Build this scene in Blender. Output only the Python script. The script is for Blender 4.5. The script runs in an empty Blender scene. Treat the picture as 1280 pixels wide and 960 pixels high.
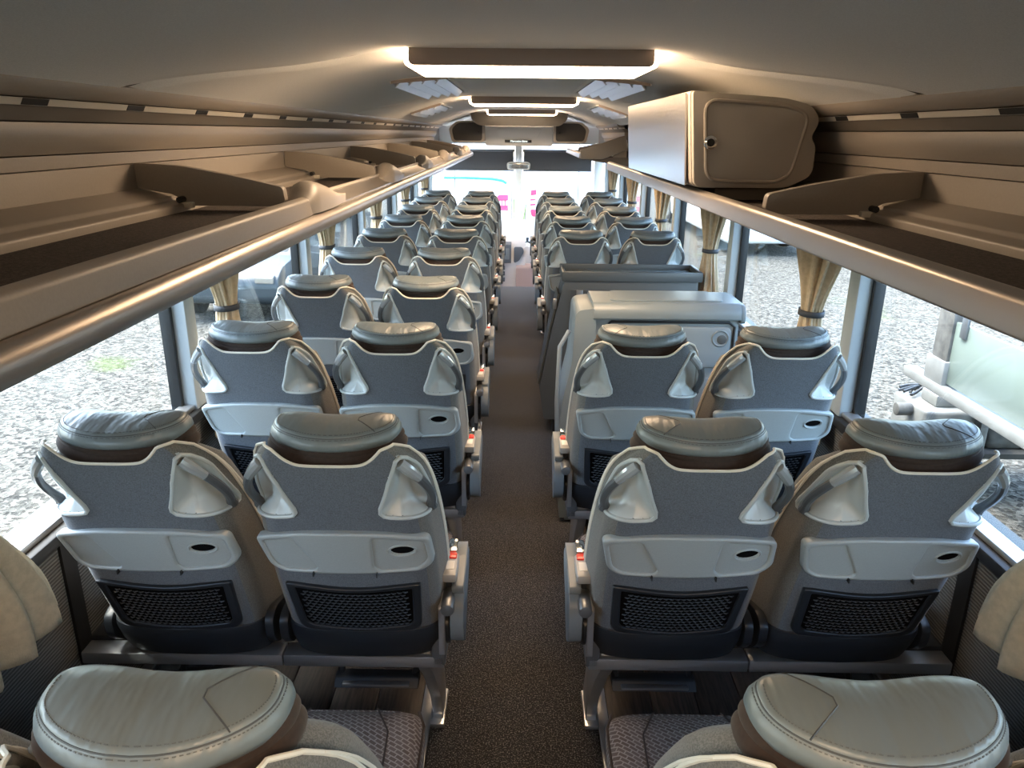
import bpy, bmesh, math, random
from mathutils import Vector, Matrix
random.seed(7)
S = bpy.context.scene
COL = S.collection
pi = math.pi

# ------------------------------------------------------------------ camera
F_PX = 940.0
ROLL = math.radians(0.55)
VPX, VPY = 648.0 - 640.0, 166.0 - 480.0           # where straight ahead falls in the frame
CAM_H = 1.75
cam_d = bpy.data.cameras.new('camera'); cam = bpy.data.objects.new('camera', cam_d); COL.objects.link(cam)
cam_d.sensor_width = 36.0; cam_d.lens = 36.0 * F_PX / 1280.0
cam_d.clip_start = 0.02; cam_d.clip_end = 500
ux = VPX * math.cos(-ROLL) - VPY * math.sin(-ROLL)
uy = VPX * math.sin(-ROLL) + VPY * math.cos(-ROLL)
pitch = math.atan2(-uy, F_PX)
yaw = math.atan2(ux * math.cos(pitch), F_PX)
cam.matrix_world = (Matrix.Translation((-.008, 0, CAM_H)) @ Matrix.Rotation(yaw, 4, 'Z')
                    @ Matrix.Rotation(pi / 2 - pitch, 4, 'X') @ Matrix.Rotation(ROLL, 4, 'Z'))
S.camera = cam

# ------------------------------------------------------------------ world, sun, exposure
W = bpy.data.worlds.new('sky'); S.world = W; W.use_nodes = True
nt = W.node_tree; nt.nodes.clear()
wo = nt.nodes.new('ShaderNodeOutputWorld'); bg = nt.nodes.new('ShaderNodeBackground')
sk = nt.nodes.new('ShaderNodeTexSky'); sk.sky_type = 'NISHITA'; sk.sun_disc = False
sk.sun_elevation = math.radians(62); sk.sun_rotation = math.radians(-60)
sk.air_density = 1.0; sk.dust_density = 3.0; sk.ozone_density = 1.0
bg.inputs['Strength'].default_value = 0.50
nt.links.new(sk.outputs[0], bg.inputs['Color']); nt.links.new(bg.outputs[0], wo.inputs['Surface'])
sl = bpy.data.lights.new('sun', 'SUN'); sun = bpy.data.objects.new('sun', sl); COL.objects.link(sun)
sl.energy = 0.75; sl.angle = math.radians(2.0); sl.color = (1.0, 0.95, 0.86)
sun.rotation_euler = Vector((0.40, 0.24, -0.90)).to_track_quat('-Z', 'Y').to_euler()
sun.location = (-8, -6, 14)
S.view_settings.view_transform = 'Standard'; S.view_settings.look = 'None'
S.view_settings.exposure = 2.5; S.view_settings.gamma = 1.0
S.view_settings.use_curve_mapping = False
LAMP = 4.8                                            # emission strength of the ceiling lamps
try:
    S.cycles.max_bounces = 8; S.cycles.diffuse_bounces = 4; S.cycles.glossy_bounces = 3
    S.cycles.transparent_max_bounces = 16; S.cycles.caustics_reflective = False; S.cycles.caustics_refractive = False
except Exception:
    pass

# ------------------------------------------------------------------ materials
M = {}
def mat(name, col, rough=0.5, metal=0.0, spec=0.5, var=0.0, vscale=40.0, bump=0.0, bscale=200.0, stretch=(1, 1, 1), col2=None, coat=0.0, sheen=0.0):
    m = bpy.data.materials.new(name); m.use_nodes = True
    n = m.node_tree; b = n.nodes['Principled BSDF']
    b.inputs['Base Color'].default_value = (*col, 1); b.inputs['Roughness'].default_value = rough
    b.inputs['Metallic'].default_value = metal; b.inputs['Specular IOR Level'].default_value = spec
    b.inputs['Coat Weight'].default_value = coat; b.inputs['Sheen Weight'].default_value = sheen
    if var or bump or col2:
        tc = n.nodes.new('ShaderNodeTexCoord'); mp = n.nodes.new('ShaderNodeMapping')
        mp.inputs['Scale'].default_value = stretch
        n.links.new(tc.outputs['Object'], mp.inputs['Vector'])
    if var or col2:
        nz = n.nodes.new('ShaderNodeTexNoise'); nz.inputs['Scale'].default_value = vscale; nz.inputs['Detail'].default_value = 4
        n.links.new(mp.outputs[0], nz.inputs['Vector'])
        cr = n.nodes.new('ShaderNodeValToRGB')
        c2 = col2 or tuple(min(1, c * (1 + var)) for c in col); c1 = col if col2 else tuple(c * (1 - var) for c in col)
        cr.color_ramp.elements[0].position = 0.36; cr.color_ramp.elements[1].position = 0.64
        cr.color_ramp.elements[0].color = (*c1, 1); cr.color_ramp.elements[1].color = (*c2, 1)
        n.links.new(nz.outputs['Fac'], cr.inputs['Fac']); n.links.new(cr.outputs['Color'], b.inputs['Base Color'])
    if bump:
        nb = n.nodes.new('ShaderNodeTexNoise'); nb.inputs['Scale'].default_value = bscale; nb.inputs['Detail'].default_value = 3
        n.links.new(mp.outputs[0], nb.inputs['Vector'])
        bp = n.nodes.new('ShaderNodeBump'); bp.inputs['Strength'].default_value = bump; bp.inputs['Distance'].default_value = 0.01
        n.links.new(nb.outputs['Fac'], bp.inputs['Height']); n.links.new(bp.outputs[0], b.inputs['Normal'])
    M[name] = m
    return m

mat('leather', (0.15, 0.178, 0.188), 0.36, spec=0.5, bump=0.9, bscale=8, stretch=(2.4, 0.8, 0.8))
mat('seam', (0.05, 0.055, 0.06), 0.6)
mat('thread', (0.085, 0.095, 0.10), 0.6)
mat('fabric', (0.10, 0.115, 0.135), 0.9, var=0.28, vscale=420, bump=0.12, bscale=600, sheen=0.15)
mat('fabric_side', (0.125, 0.122, 0.112), 0.9, var=0.3, vscale=420, bump=0.12, bscale=600, sheen=0.15)
mat('suede', (0.030, 0.018, 0.013), 0.95, var=0.15, vscale=150, sheen=0.1)
mat('piping', (0.70, 0.66, 0.57), 0.6)
mat('tray_plastic', (0.35, 0.39, 0.40), 0.42, var=0.03, vscale=300)
mat('insert_plastic', (0.46, 0.50, 0.50), 0.32)
mat('handle_grey', (0.085, 0.095, 0.105), 0.3)
mat('grip_gloss', (0.30, 0.33, 0.35), 0.15, coat=0.5)
mat('chrome', (0.75, 0.77, 0.78), 0.12, 1.0)
mat('black_plastic', (0.018, 0.022, 0.028), 0.42)
mat('net_cord', (0.022, 0.026, 0.034), 0.5)
mat('net_back', (0.002, 0.002, 0.0025), 0.95, spec=0.1)
mat('alu', (0.50, 0.51, 0.52), 0.33, 0.85)
mat('alu_dark', (0.20, 0.21, 0.22), 0.4, 0.7)
mat('armrest', (0.16, 0.18, 0.19), 0.45)
mat('belt_grey', (0.36, 0.35, 0.33), 0.4)
mat('red', (0.75, 0.03, 0.02), 0.35)
mat('label_white', (0.75, 0.73, 0.68), 0.5)
mat('rack_beige', (0.31, 0.275, 0.235), 0.42, var=0.03, vscale=200)
mat('rack_metal', (0.42, 0.38, 0.34), 0.3, 0.75, bump=0.03, bscale=30, stretch=(30, 0.3, 30))
mat('rack_strip', (0.62, 0.58, 0.50), 0.4)
mat('rack_dark', (0.16, 0.14, 0.12), 0.5)
mat('rack_carpet', (0.055, 0.042, 0.036), 0.95, var=0.5, vscale=180, bump=0.3, bscale=300)
mat('ceiling_cloth', (0.80, 0.80, 0.77), 0.9, var=0.05, vscale=300)
mat('ceiling_seam', (0.05, 0.05, 0.05), 0.9)
mat('lamp_body', (0.40, 0.34, 0.30), 0.5)
mat('vent_white', (0.72, 0.75, 0.76), 0.35)
mat('pillar_grey', (0.42, 0.46, 0.47), 0.5)
mat('rubber', (0.010, 0.011, 0.012), 0.5)
mat('steel', (0.60, 0.60, 0.60), 0.28, 1.0, bump=0.05, bscale=40, stretch=(30, 0.6, 0.6))
mat('locker_plastic', (0.36, 0.33, 0.29), 0.45)
mat('cab_light', (0.17, 0.205, 0.22), 0.38)
mat('cab_light2', (0.22, 0.255, 0.27), 0.42)
mat('cab_dark', (0.072, 0.080, 0.082), 0.4)
mat('cab_dark2', (0.050, 0.054, 0.056), 0.5)
mat('cab_top', (0.20, 0.24, 0.24), 0.22)
mat('curtain', (0.56, 0.45, 0.31), 0.85, var=0.08, vscale=60, bump=0.1, bscale=300)
mat('band', (0.05, 0.055, 0.065), 0.7)
mat('white_plastic', (0.75, 0.74, 0.70), 0.4)
mat('display', (0.03, 0.03, 0.03), 0.3)
mat('blind', (0.09, 0.09, 0.097), 0.85)
mat('screen_dark', (0.032, 0.032, 0.031), 0.45)
mat('dash', (0.62, 0.62, 0.61), 0.5)
mat('dash_dark', (0.10, 0.12, 0.14), 0.4)
mat('dash_pink', (0.42, 0.33, 0.31), 0.6)
mat('white_paint', (0.80, 0.80, 0.79), 0.35, coat=0.3)
mat('truck_green_white', (0.17, 0.215, 0.195), 0.3, coat=0.2)
mat('lorry_white', (0.20, 0.205, 0.20), 0.4, var=0.12, vscale=6)
mat('red_paint', (0.72, 0.05, 0.13), 0.4)
mat('cyan_paint', (0.05, 0.45, 0.52), 0.4)
mat('car_glass', (0.015, 0.022, 0.025), 0.55, spec=0.2)
mat('dark_glass', (0.02, 0.035, 0.04), 0.06)
mat('tyre', (0.012, 0.012, 0.012), 0.85)
mat('chassis', (0.04, 0.038, 0.035), 0.7)
mat('dirty_grey', (0.09, 0.088, 0.082), 0.7, var=0.3, vscale=12)
mat('car_paint', (0.018, 0.026, 0.030), 0.4)
mat('orange', (0.85, 0.18, 0.04), 0.3)
mat('leaf', (0.10, 0.20, 0.03), 0.7, var=0.4, vscale=9)
mat('bark', (0.10, 0.075, 0.05), 0.9)
mat('plank', (0.030, 0.022, 0.018), 0.42, var=0.6, vscale=14, stretch=(8, 0.6, 8))
mat('plank_light', (0.055, 0.04, 0.032), 0.42, var=0.5, vscale=14, stretch=(8, 0.6, 8))
mat('podium', (0.012, 0.011, 0.010), 0.8)

def special(name):
    m = bpy.data.materials.new(name); m.use_nodes = True; M[name] = m
    return m, m.node_tree, m.node_tree.nodes['Principled BSDF']

# aisle carpet: dark brown-black loop pile with pale flecks, faint ribs along the bus
m, n, b = special('carpet'); b.inputs['Roughness'].default_value = 0.95; b.inputs['Specular IOR Level'].default_value = 0.3; b.inputs['Sheen Weight'].default_value = 0.22; b.inputs['Sheen Roughness'].default_value = 0.4
tc = n.nodes.new('ShaderNodeTexCoord')
n1 = n.nodes.new('ShaderNodeTexNoise'); n1.inputs['Scale'].default_value = 230; n1.inputs['Detail'].default_value = 3
cr = n.nodes.new('ShaderNodeValToRGB'); e = cr.color_ramp.elements
e[0].position = 0.43; e[0].color = (0.009, 0.008, 0.008, 1); e[1].position = 0.66; e[1].color = (0.21, 0.195, 0.18, 1)
x = e.new(0.54); x.color = (0.026, 0.024, 0.023, 1)
bp = n.nodes.new('ShaderNodeBump'); bp.inputs['Strength'].default_value = 0.6; bp.inputs['Distance'].default_value = 0.01
n.links.new(tc.outputs['Object'], n1.inputs['Vector']); n.links.new(n1.outputs['Fac'], cr.inputs['Fac'])
n.links.new(cr.outputs['Color'], b.inputs['Base Color']); n.links.new(n1.outputs['Fac'], bp.inputs['Height']); n.links.new(bp.outputs[0], b.inputs['Normal'])

# woven seat cushion: diagonal basket pattern in brown and pale thread
m, n, b = special('seat_weave'); b.inputs['Roughness'].default_value = 0.9
tc = n.nodes.new('ShaderNodeTexCoord'); mp = n.nodes.new('ShaderNodeMapping')
mp.inputs['Rotation'].default_value = (0, 0, math.radians(35)); mp.inputs['Scale'].default_value = (1, 1, 1)
br = n.nodes.new('ShaderNodeTexBrick'); br.inputs['Scale'].default_value = 26
br.inputs['Color1'].default_value = (0.085, 0.062, 0.052, 1); br.inputs['Color2'].default_value = (0.125, 0.098, 0.086, 1)
br.inputs['Mortar'].default_value = (0.25, 0.22, 0.20, 1); br.inputs['Mortar Size'].default_value = 0.035
n.links.new(tc.outputs['Object'], mp.inputs[0]); n.links.new(mp.outputs[0], br.inputs['Vector']); n.links.new(br.outputs['Color'], b.inputs['Base Color'])

# ribbed wall cloth
m, n, b = special('rib_cloth'); b.inputs['Roughness'].default_value = 0.9
tc = n.nodes.new('ShaderNodeTexCoord'); wv = n.nodes.new('ShaderNodeTexWave'); wv.bands_direction = 'Z'
wv.inputs['Scale'].default_value = 32; wv.inputs['Distortion'].default_value = 0.0
cr = n.nodes.new('ShaderNodeValToRGB'); e = cr.color_ramp.elements
e[0].color = (0.050, 0.050, 0.048, 1); e[1].color = (0.155, 0.155, 0.148, 1)
bp = n.nodes.new('ShaderNodeBump'); bp.inputs['Strength'].default_value = 0.4; bp.inputs['Distance'].default_value = 0.004
n.links.new(tc.outputs['Object'], wv.inputs['Vector']); n.links.new(wv.outputs['Fac'], cr.inputs['Fac'])
n.links.new(cr.outputs['Color'], b.inputs['Base Color']); n.links.new(wv.outputs['Fac'], bp.inputs['Height']); n.links.new(bp.outputs[0], b.inputs['Normal'])

# gravel yard with patches of grass
m, n, b = special('gravel'); b.inputs['Roughness'].default_value = 0.95; b.inputs['Specular IOR Level'].default_value = 0.15
tc = n.nodes.new('ShaderNodeTexCoord')
vo = n.nodes.new('ShaderNodeTexVoronoi'); vo.inputs['Scale'].default_value = 26
big = n.nodes.new('ShaderNodeTexNoise'); big.inputs['Scale'].default_value = 0.55; big.inputs['Detail'].default_value = 5
cr = n.nodes.new('ShaderNodeValToRGB'); e = cr.color_ramp.elements
e[0].position = 0.0; e[0].color = (0.016, 0.015, 0.013, 1); e[1].position = 1.0; e[1].color = (0.135, 0.128, 0.110, 1)
x = e.new(0.42); x.color = (0.062, 0.059, 0.050, 1)
sp = n.nodes.new('ShaderNodeSeparateColor')
gr = n.nodes.new('ShaderNodeValToRGB'); g = gr.color_ramp.elements
g[0].position = 0.63; g[0].color = (0, 0, 0, 1); g[1].position = 0.72; g[1].color = (1, 1, 1, 1)
fine = n.nodes.new('ShaderNodeTexNoise'); fine.inputs['Scale'].default_value = 22; fine.inputs['Detail'].default_value = 4
mu = n.nodes.new('ShaderNodeMath'); mu.operation = 'MULTIPLY'
mx = n.nodes.new('ShaderNodeMix'); mx.data_type = 'RGBA'; mx.inputs['B'].default_value = (0.055, 0.08, 0.015, 1)
bp = n.nodes.new('ShaderNodeBump'); bp.inputs['Strength'].default_value = 0.5; bp.inputs['Distance'].default_value = 0.03
for nd in (vo, big, fine): n.links.new(tc.outputs['Object'], nd.inputs['Vector'])
n.links.new(vo.outputs['Color'], sp.inputs[0]); n.links.new(sp.outputs[0], cr.inputs['Fac'])
n.links.new(big.outputs['Fac'], gr.inputs['Fac']); n.links.new(gr.outputs['Color'], mu.inputs[0]); n.links.new(fine.outputs['Fac'], mu.inputs[1])
n.links.new(mu.outputs[0], mx.inputs['Factor']); n.links.new(cr.outputs['Color'], mx.inputs['A']); n.links.new(mx.outputs['Result'], b.inputs['Base Color'])
n.links.new(vo.outputs['Distance'], bp.inputs['Height']); n.links.new(bp.outputs[0], b.inputs['Normal'])

# thin window glass: clear with a fresnel reflection
def glass(name, tint):
    m = bpy.data.materials.new(name); m.use_nodes = True; n = m.node_tree; n.nodes.clear()
    o = n.nodes.new('ShaderNodeOutputMaterial'); tr = n.nodes.new('ShaderNodeBsdfTransparent'); gl = n.nodes.new('ShaderNodeBsdfGlossy')
    lw = n.nodes.new('ShaderNodeLayerWeight'); lw.inputs['Blend'].default_value = 0.5
    pw = n.nodes.new('ShaderNodeMath'); pw.operation = 'POWER'; pw.inputs[1].default_value = 5.0; n.links.new(lw.outputs['Facing'], pw.inputs[0])
    fr = n.nodes.new('ShaderNodeMath'); fr.operation = 'MULTIPLY_ADD'; fr.inputs[1].default_value = 0.6; fr.inputs[2].default_value = 0.03; n.links.new(pw.outputs[0], fr.inputs[0]); mx = n.nodes.new('ShaderNodeMixShader')
    tr.inputs['Color'].default_value = (*tint, 1); gl.inputs['Roughness'].default_value = 0.02
    n.links.new(fr.outputs[0], mx.inputs[0]); n.links.new(tr.outputs[0], mx.inputs[1]); n.links.new(gl.outputs[0], mx.inputs[2]); n.links.new(mx.outputs[0], o.inputs['Surface'])
    M[name] = m
glass('glass', (0.925, 0.97, 0.96)); glass('glass_front', (0.98, 0.99, 0.99))
m, n, b = special('lamp_lens'); b.inputs['Base Color'].default_value = (0.9, 0.88, 0.84, 1)
b.inputs['Emission Color'].default_value = (1.0, 0.70, 0.44, 1); b.inputs['Emission Strength'].default_value = LAMP
m, n, b = special('led_text'); b.inputs['Base Color'].default_value = (0.6, 0.65, 0.6, 1)
b.inputs['Emission Color'].default_value = (0.8, 0.9, 0.85, 1); b.inputs['Emission Strength'].default_value = 0.4

# ------------------------------------------------------------------ helpers
def wloc(o):
    v = Vector((0, 0, 0))
    while o is not None:
        v += o.location; o = o.parent
    return v
def thing(name, label, cat, loc=(0, 0, 0), group=None):
    o = bpy.data.objects.new(name, None); COL.objects.link(o); o.location = loc; o.empty_display_size = 0.1
    o['label'] = label; o['category'] = cat
    if group: o['group'] = group
    return o
def tag(o, label, cat, group=None):
    o['label'] = label; o['category'] = cat
    if group: o['group'] = group
    return o
def struct(o): o['kind'] = 'structure'; return o
def mk(name, vf, material, parent=None, smooth=True, angle=35, loc=None):
    """one mesh object; vf = (verts, faces) in world coordinates"""
    vs, fs = vf
    off = wloc(parent) if parent is not None else Vector((0, 0, 0))
    if loc is not None: loc = Vector(loc); off = off + loc - (wloc(parent) if parent is not None else Vector()) if parent is None else Vector(loc)
    me = bpy.data.meshes.new(name)
    me.from_pydata([tuple(Vector(v) - off) for v in vs], [], fs)
    bm = bmesh.new(); bm.from_mesh(me); bmesh.ops.recalc_face_normals(bm, faces=bm.faces); bm.to_mesh(me); bm.free()
    if smooth:
        for p in me.polygons: p.use_smooth = True
        me.set_sharp_from_angle(angle=math.radians(angle))
    me.materials.append(M[material] if isinstance(material, str) else material)
    o = bpy.data.objects.new(name, me); COL.objects.link(o)
    if parent is not None:
        o.parent = parent
        o.location = (Vector(loc) - wloc(parent)) if loc is not None else (0, 0, 0)
    elif loc is not None: o.location = loc
    return o
def join(*parts):
    vs, fs = [], []
    for v, f in parts:
        k = len(vs); vs += list(v); fs += [tuple(i + k for i in q) for q in f]
    return vs, fs
def from_bm(bm):
    bm.verts.ensure_lookup_table(); bm.verts.index_update()
    r = [tuple(v.co) for v in bm.verts], [tuple(v.index for v in f.verts) for f in bm.faces]
    bm.free(); return r
def box(x0, x1, y0, y1, z0, z1, bev=0.0, seg=2):
    bm = bmesh.new()
    vs = [bm.verts.new(p) for p in ((x0,y0,z0),(x1,y0,z0),(x1,y1,z0),(x0,y1,z0),(x0,y0,z1),(x1,y0,z1),(x1,y1,z1),(x0,y1,z1))]
    for f in ((0,3,2,1),(4,5,6,7),(0,1,5,4),(1,2,6,5),(2,3,7,6),(3,0,4,7)): bm.faces.new([vs[i] for i in f])
    if bev: bmesh.ops.bevel(bm, geom=list(bm.edges), offset=bev, segments=seg, profile=0.5, affect='EDGES', clamp_overlap=True)
    return from_bm(bm)
def prism(poly, axis, a, b, bev=0.0, seg=2, cuts=None):
    """polygon in the plane across `axis`, drawn out from a to b (axis x: (y,z); y: (x,z); z: (x,y))"""
    def P(p, t): return {'x': (t, p[0], p[1]), 'y': (p[0], t, p[1]), 'z': (p[0], p[1], t)}[axis]
    bm = bmesh.new()
    A = [bm.verts.new(P(p, a)) for p in poly]; B = [bm.verts.new(P(p, b)) for p in poly]
    bm.faces.new(A[::-1]); bm.faces.new(B)
    for i in range(len(poly)): bm.faces.new((A[i], A[(i+1) % len(poly)], B[(i+1) % len(poly)], B[i]))
    bmesh.ops.recalc_face_normals(bm, faces=bm.faces)
    if bev: bmesh.ops.bevel(bm, geom=list(bm.edges), offset=bev, segments=seg, profile=0.5, affect='EDGES', clamp_overlap=True)
    return from_bm(bm)
def tube(pts, r, n=8, cap=True, closed=False, flat=1.0):
    pts = [Vector(p) for p in pts]; k = len(pts); rs = r if isinstance(r, (list, tuple)) else [r] * k
    vs, fs = [], []; prev = None
    for i, p in enumerate(pts):
        t = (pts[(i+1) % k] - pts[i-1]) if closed else (pts[min(i+1, k-1)] - pts[max(i-1, 0)])
        t.normalize()
        if prev is None:
            a = Vector((0, 0, 1)) if abs(t.z) < 0.9 else Vector((1, 0, 0)); u = t.cross(a).normalized()
        else:
            u = (prev - t * prev.dot(t)); u = u.normalized() if u.length > 1e-6 else t.orthogonal().normalized()
        prev = u; w = t.cross(u)
        for j in range(n):
            th = 2 * pi * j / n
            vs.append(tuple(p + u * (math.cos(th) * rs[i]) + w * (math.sin(th) * rs[i] * flat)))
    for i in range(k if closed else k - 1):
        for j in range(n):
            a = i * n + j; b = i * n + (j+1) % n; c = ((i+1) % k) * n + (j+1) % n; d = ((i+1) % k) * n + j
            fs.append((a, b, c, d))
    if cap and not closed:
        fs.append(tuple(range(n))[::-1]); fs.append(tuple(range((k-1) * n, k * n)))
    return vs, fs
def cyl(c, axis, r, h, n=24, bev=0.0):
    c = Vector(c); a = {'x': Vector((1,0,0)), 'y': Vector((0,1,0)), 'z': Vector((0,0,1))}[axis]
    b = min(bev, r * 0.5)
    if b: return tube([c - a*h/2, c - a*(h/2-b*.3), c - a*(h/2-b), c + a*(h/2-b), c + a*(h/2-b*.3), c + a*h/2], [r-b, r-b*.3, r, r, r-b*.3, r-b], n)
    return tube([c - a*h/2, c + a*h/2], r, n)
def loft(rings, cap=True):
    n = len(rings[0]); vs = [tuple(p) for r in rings for p in r]; fs = []
    for i in range(len(rings)-1):
        for j in range(n):
            fs.append((i*n+j, i*n+(j+1) % n, (i+1)*n+(j+1) % n, (i+1)*n+j))
    if cap: fs.append(tuple(range(n))[::-1]); fs.append(tuple(range((len(rings)-1)*n, len(rings)*n)))
    return vs, fs
def grid(fn, nu, nv):
    vs = [tuple(fn(i / nu, j / nv)) for j in range(nv+1) for i in range(nu+1)]
    fs = [(j*(nu+1)+i, j*(nu+1)+i+1, (j+1)*(nu+1)+i+1, (j+1)*(nu+1)+i) for j in range(nv) for i in range(nu)]
    return vs, fs
def lerp(a, b, t): return a + (b - a) * t
def sstep(a, b, x):
    t = max(0.0, min(1.0, (x - a) / (b - a))); return t * t * (3 - 2 * t)
def tab(table, x):
    if x <= table[0][0]: return table[0][1]
    for (x0, y0), (x1, y1) in zip(table, table[1:]):
        if x <= x1:
            t = (x - x0) / (x1 - x0); return lerp(y0, y1, t)
    return table[-1][1]
def rpoly(pts, r, seg=5):
    """polygon with rounded corners; r one radius or one per corner"""
    out = []; k = len(pts); rr = r if isinstance(r, (list, tuple)) else [r] * k
    for i in range(k):
        p = Vector(pts[i]).to_2d(); a = Vector(pts[i-1]).to_2d(); b = Vector(pts[(i+1) % k]).to_2d()
        da = (a - p); db = (b - p); rad = min(rr[i], da.length * .45, db.length * .45)
        if rad < 1e-5: out.append(tuple(p)); continue
        A = p + da.normalized() * rad; B = p + db.normalized() * rad
        for s in range(seg+1):
            t = s / seg; out.append(tuple(A * (1-t)**2 + p * 2*t*(1-t) + B * t*t))
    return out
def plate(outline, holes, depth, bev, mapfn, cut=None):
    """flat sheet with holes (a filled 2D curve with a rounded edge); mapfn turns (a,b,h) into a world point"""
    cu = bpy.data.curves.new('tmp', 'CURVE'); cu.dimensions = '2D'; cu.fill_mode = 'BOTH'
    cu.extrude = max(depth / 2 - bev, 0.0); cu.bevel_depth = bev; cu.bevel_resolution = 2
    for pl in [outline] + list(holes):
        s = cu.splines.new('POLY'); s.points.add(len(pl) - 1); s.use_cyclic_u = True
        for q, p in zip(s.points, pl): q.co = (p[0], p[1], 0, 1)
    cu.offset = -bev
    o = bpy.data.objects.new('tmp', cu); COL.objects.link(o)
    dg = bpy.context.evaluated_depsgraph_get(); me = bpy.data.meshes.new_from_object(o.evaluated_get(dg))
    bm = bmesh.new(); bm.from_mesh(me); bmesh.ops.remove_doubles(bm, verts=bm.verts, dist=1e-5)
    if cut:
        x0 = min(v.co.x for v in bm.verts); x1 = max(v.co.x for v in bm.verts); xx = x0 + cut
        while xx < x1 - cut * .3:
            bmesh.ops.bisect_plane(bm, geom=bm.verts[:] + bm.edges[:] + bm.faces[:], plane_co=(xx, 0, 0), plane_no=(1, 0, 0)); xx += cut
    vs, fs = from_bm(bm)
    bpy.data.objects.remove(o); bpy.data.curves.remove(cu); bpy.data.meshes.remove(me)
    return [tuple(mapfn(*v)) for v in vs], fs
def copy_tree(o, parent=None):
    c = o.copy(); COL.objects.link(c); c.parent = parent
    for ch in list(o.children): copy_tree(ch, c)
    return c

# ================================================================== LARGE STRUCTURE
YB, YF = -1.6, 11.25            # rear wall, windscreen
AISLE = 0.262; AISLE_END = 8.95
XW = 1.19                       # inside of the side walls
SILL, WTOP = 0.80, 1.44
PILLARS = [-0.61, 0.97, 2.55, 4.13, 5.72, 7.30, 8.88, 10.4]

floor = struct(mk('floor', box(-XW, XW, YB, AISLE_END, -0.16, -0.05), 'podium'))
mk('aisle_carpet', box(-AISLE, AISLE, YB, AISLE_END, -0.05, -0.004, 0.003), 'carpet', floor)['label'] = 'dark flecked aisle carpet'
for s in (-1, 1):
    mk('edge_rail', box(s*AISLE if s > 0 else -AISLE-.034, AISLE+.034 if s > 0 else -AISLE, YB, AISLE_END, -0.05, 0.004, 0.002), 'alu', floor)['label'] = 'brushed aluminium floor edge rail'
    for k in range(6):
        a = AISLE + .036 + k * .148; b = a + .145
        mk('plank', box(min(s*a, s*b), max(s*a, s*b), YB, AISLE_END, -0.05, 0.0, 0.002), 'plank_light' if k in (1, 4) else 'plank', floor)
    for k in range(13):
        sc = mk('screw', cyl((s*(AISLE+.017), 0.4 + k*.65, .005), 'z', .005, .003, 8), 'black_plastic', floor)
front_floor = struct(mk('floor_front', box(-XW, XW, AISLE_END, YF, -0.75, -0.62), 'dash_pink'))
struct(mk('wall_podium_front', box(-XW, XW, AISLE_END, AISLE_END+.03, -0.62, -0.05), 'dash'))
struct(mk('wall_back', box(-XW-.06, XW+.06, YB-.06, YB, -0.05, 2.05), 'fabric_side'))

for side, s in (('left', -1), ('right', 1)):
    X = lambda a, b: (min(s*a, s*b), max(s*a, s*b))
    w = struct(mk('wall_' + side, box(*X(XW, XW+.08), YB, YF-.1, -0.6, SILL-.04), 'rib_cloth'))
    for k in range(8):
        mk('joint_strip', box(*X(XW-.008, XW), 0.15+1.58*k-.028, 0.15+1.58*k+.028, 0.02, SILL-.05), 'rubber', w)['label'] = 'black vertical joint strip'
    t = struct(mk('trim_sill_' + side, join(box(*X(XW-.045, XW+.09), YB, YF-.15, SILL-.045, SILL-.012, .006)), 'rubber'))
    mk('sill_rail', box(*X(XW-.02, XW+.03), YB, YF-.15, SILL-.012, SILL+.006, .004), 'alu', t)['label'] = 'pale aluminium rail'
    h = struct(mk('trim_heater_' + side, join(prism([(s*(XW-.16), 0.002), (s*(XW-.16), .085), (s*(XW-.06), .12), (s*XW, .12), (s*XW, 0.002)], 'y', YB, AISLE_END, .006)), 'black_plastic'))
    mk('heater_rail', box(*X(XW-.05, XW-.012), YB, AISLE_END, .12, .14, .004), 'alu_dark', h)
    for r_ in range(3):                                   # outlet grilles by the nearer rows
        y0 = 1.72 + r_ * .803
        for a in range(3):
            for c in range(4):
                q = box(*X(XW-.15+.03*c-.011, XW-.15+.03*c+.011), y0+a*.055, y0+a*.055+.042, .0905+.03*c*.35, .0985+.03*c*.35)
                mk('grille_slot', q, 'net_back', h)
    # pillars: grey post with a black rubber edge on its rear side
    for k, py in enumerate(PILLARS):
        p = struct(mk('trim_pillar_%s_%d' % (side, k+1), box(*X(XW-.03, XW+.06), py, py+.085, SILL-.02, WTOP+.05, .008), 'pillar_grey'))
        mk('rubber_edge', box(*X(XW+.015, XW+.055), py-.022, py, SILL-.02, WTOP+.05, .004), 'rubber', p)
    ys = [YB] + PILLARS + [YF-.15]
    for k in range(len(ys)-1):
        struct(mk('window_%d' % (k+1 + (9 if s > 0 else 0)), box(*X(XW+.035, XW+.040), ys[k]+(.08 if k else 0), ys[k+1]-.02, SILL-.012, WTOP+.03), 'glass'))
    struct(mk('wall_upper_' + side, box(*X(XW-.06, XW+.06), YB, YF+.02, WTOP, 2.10), 'rack_dark'))

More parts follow.
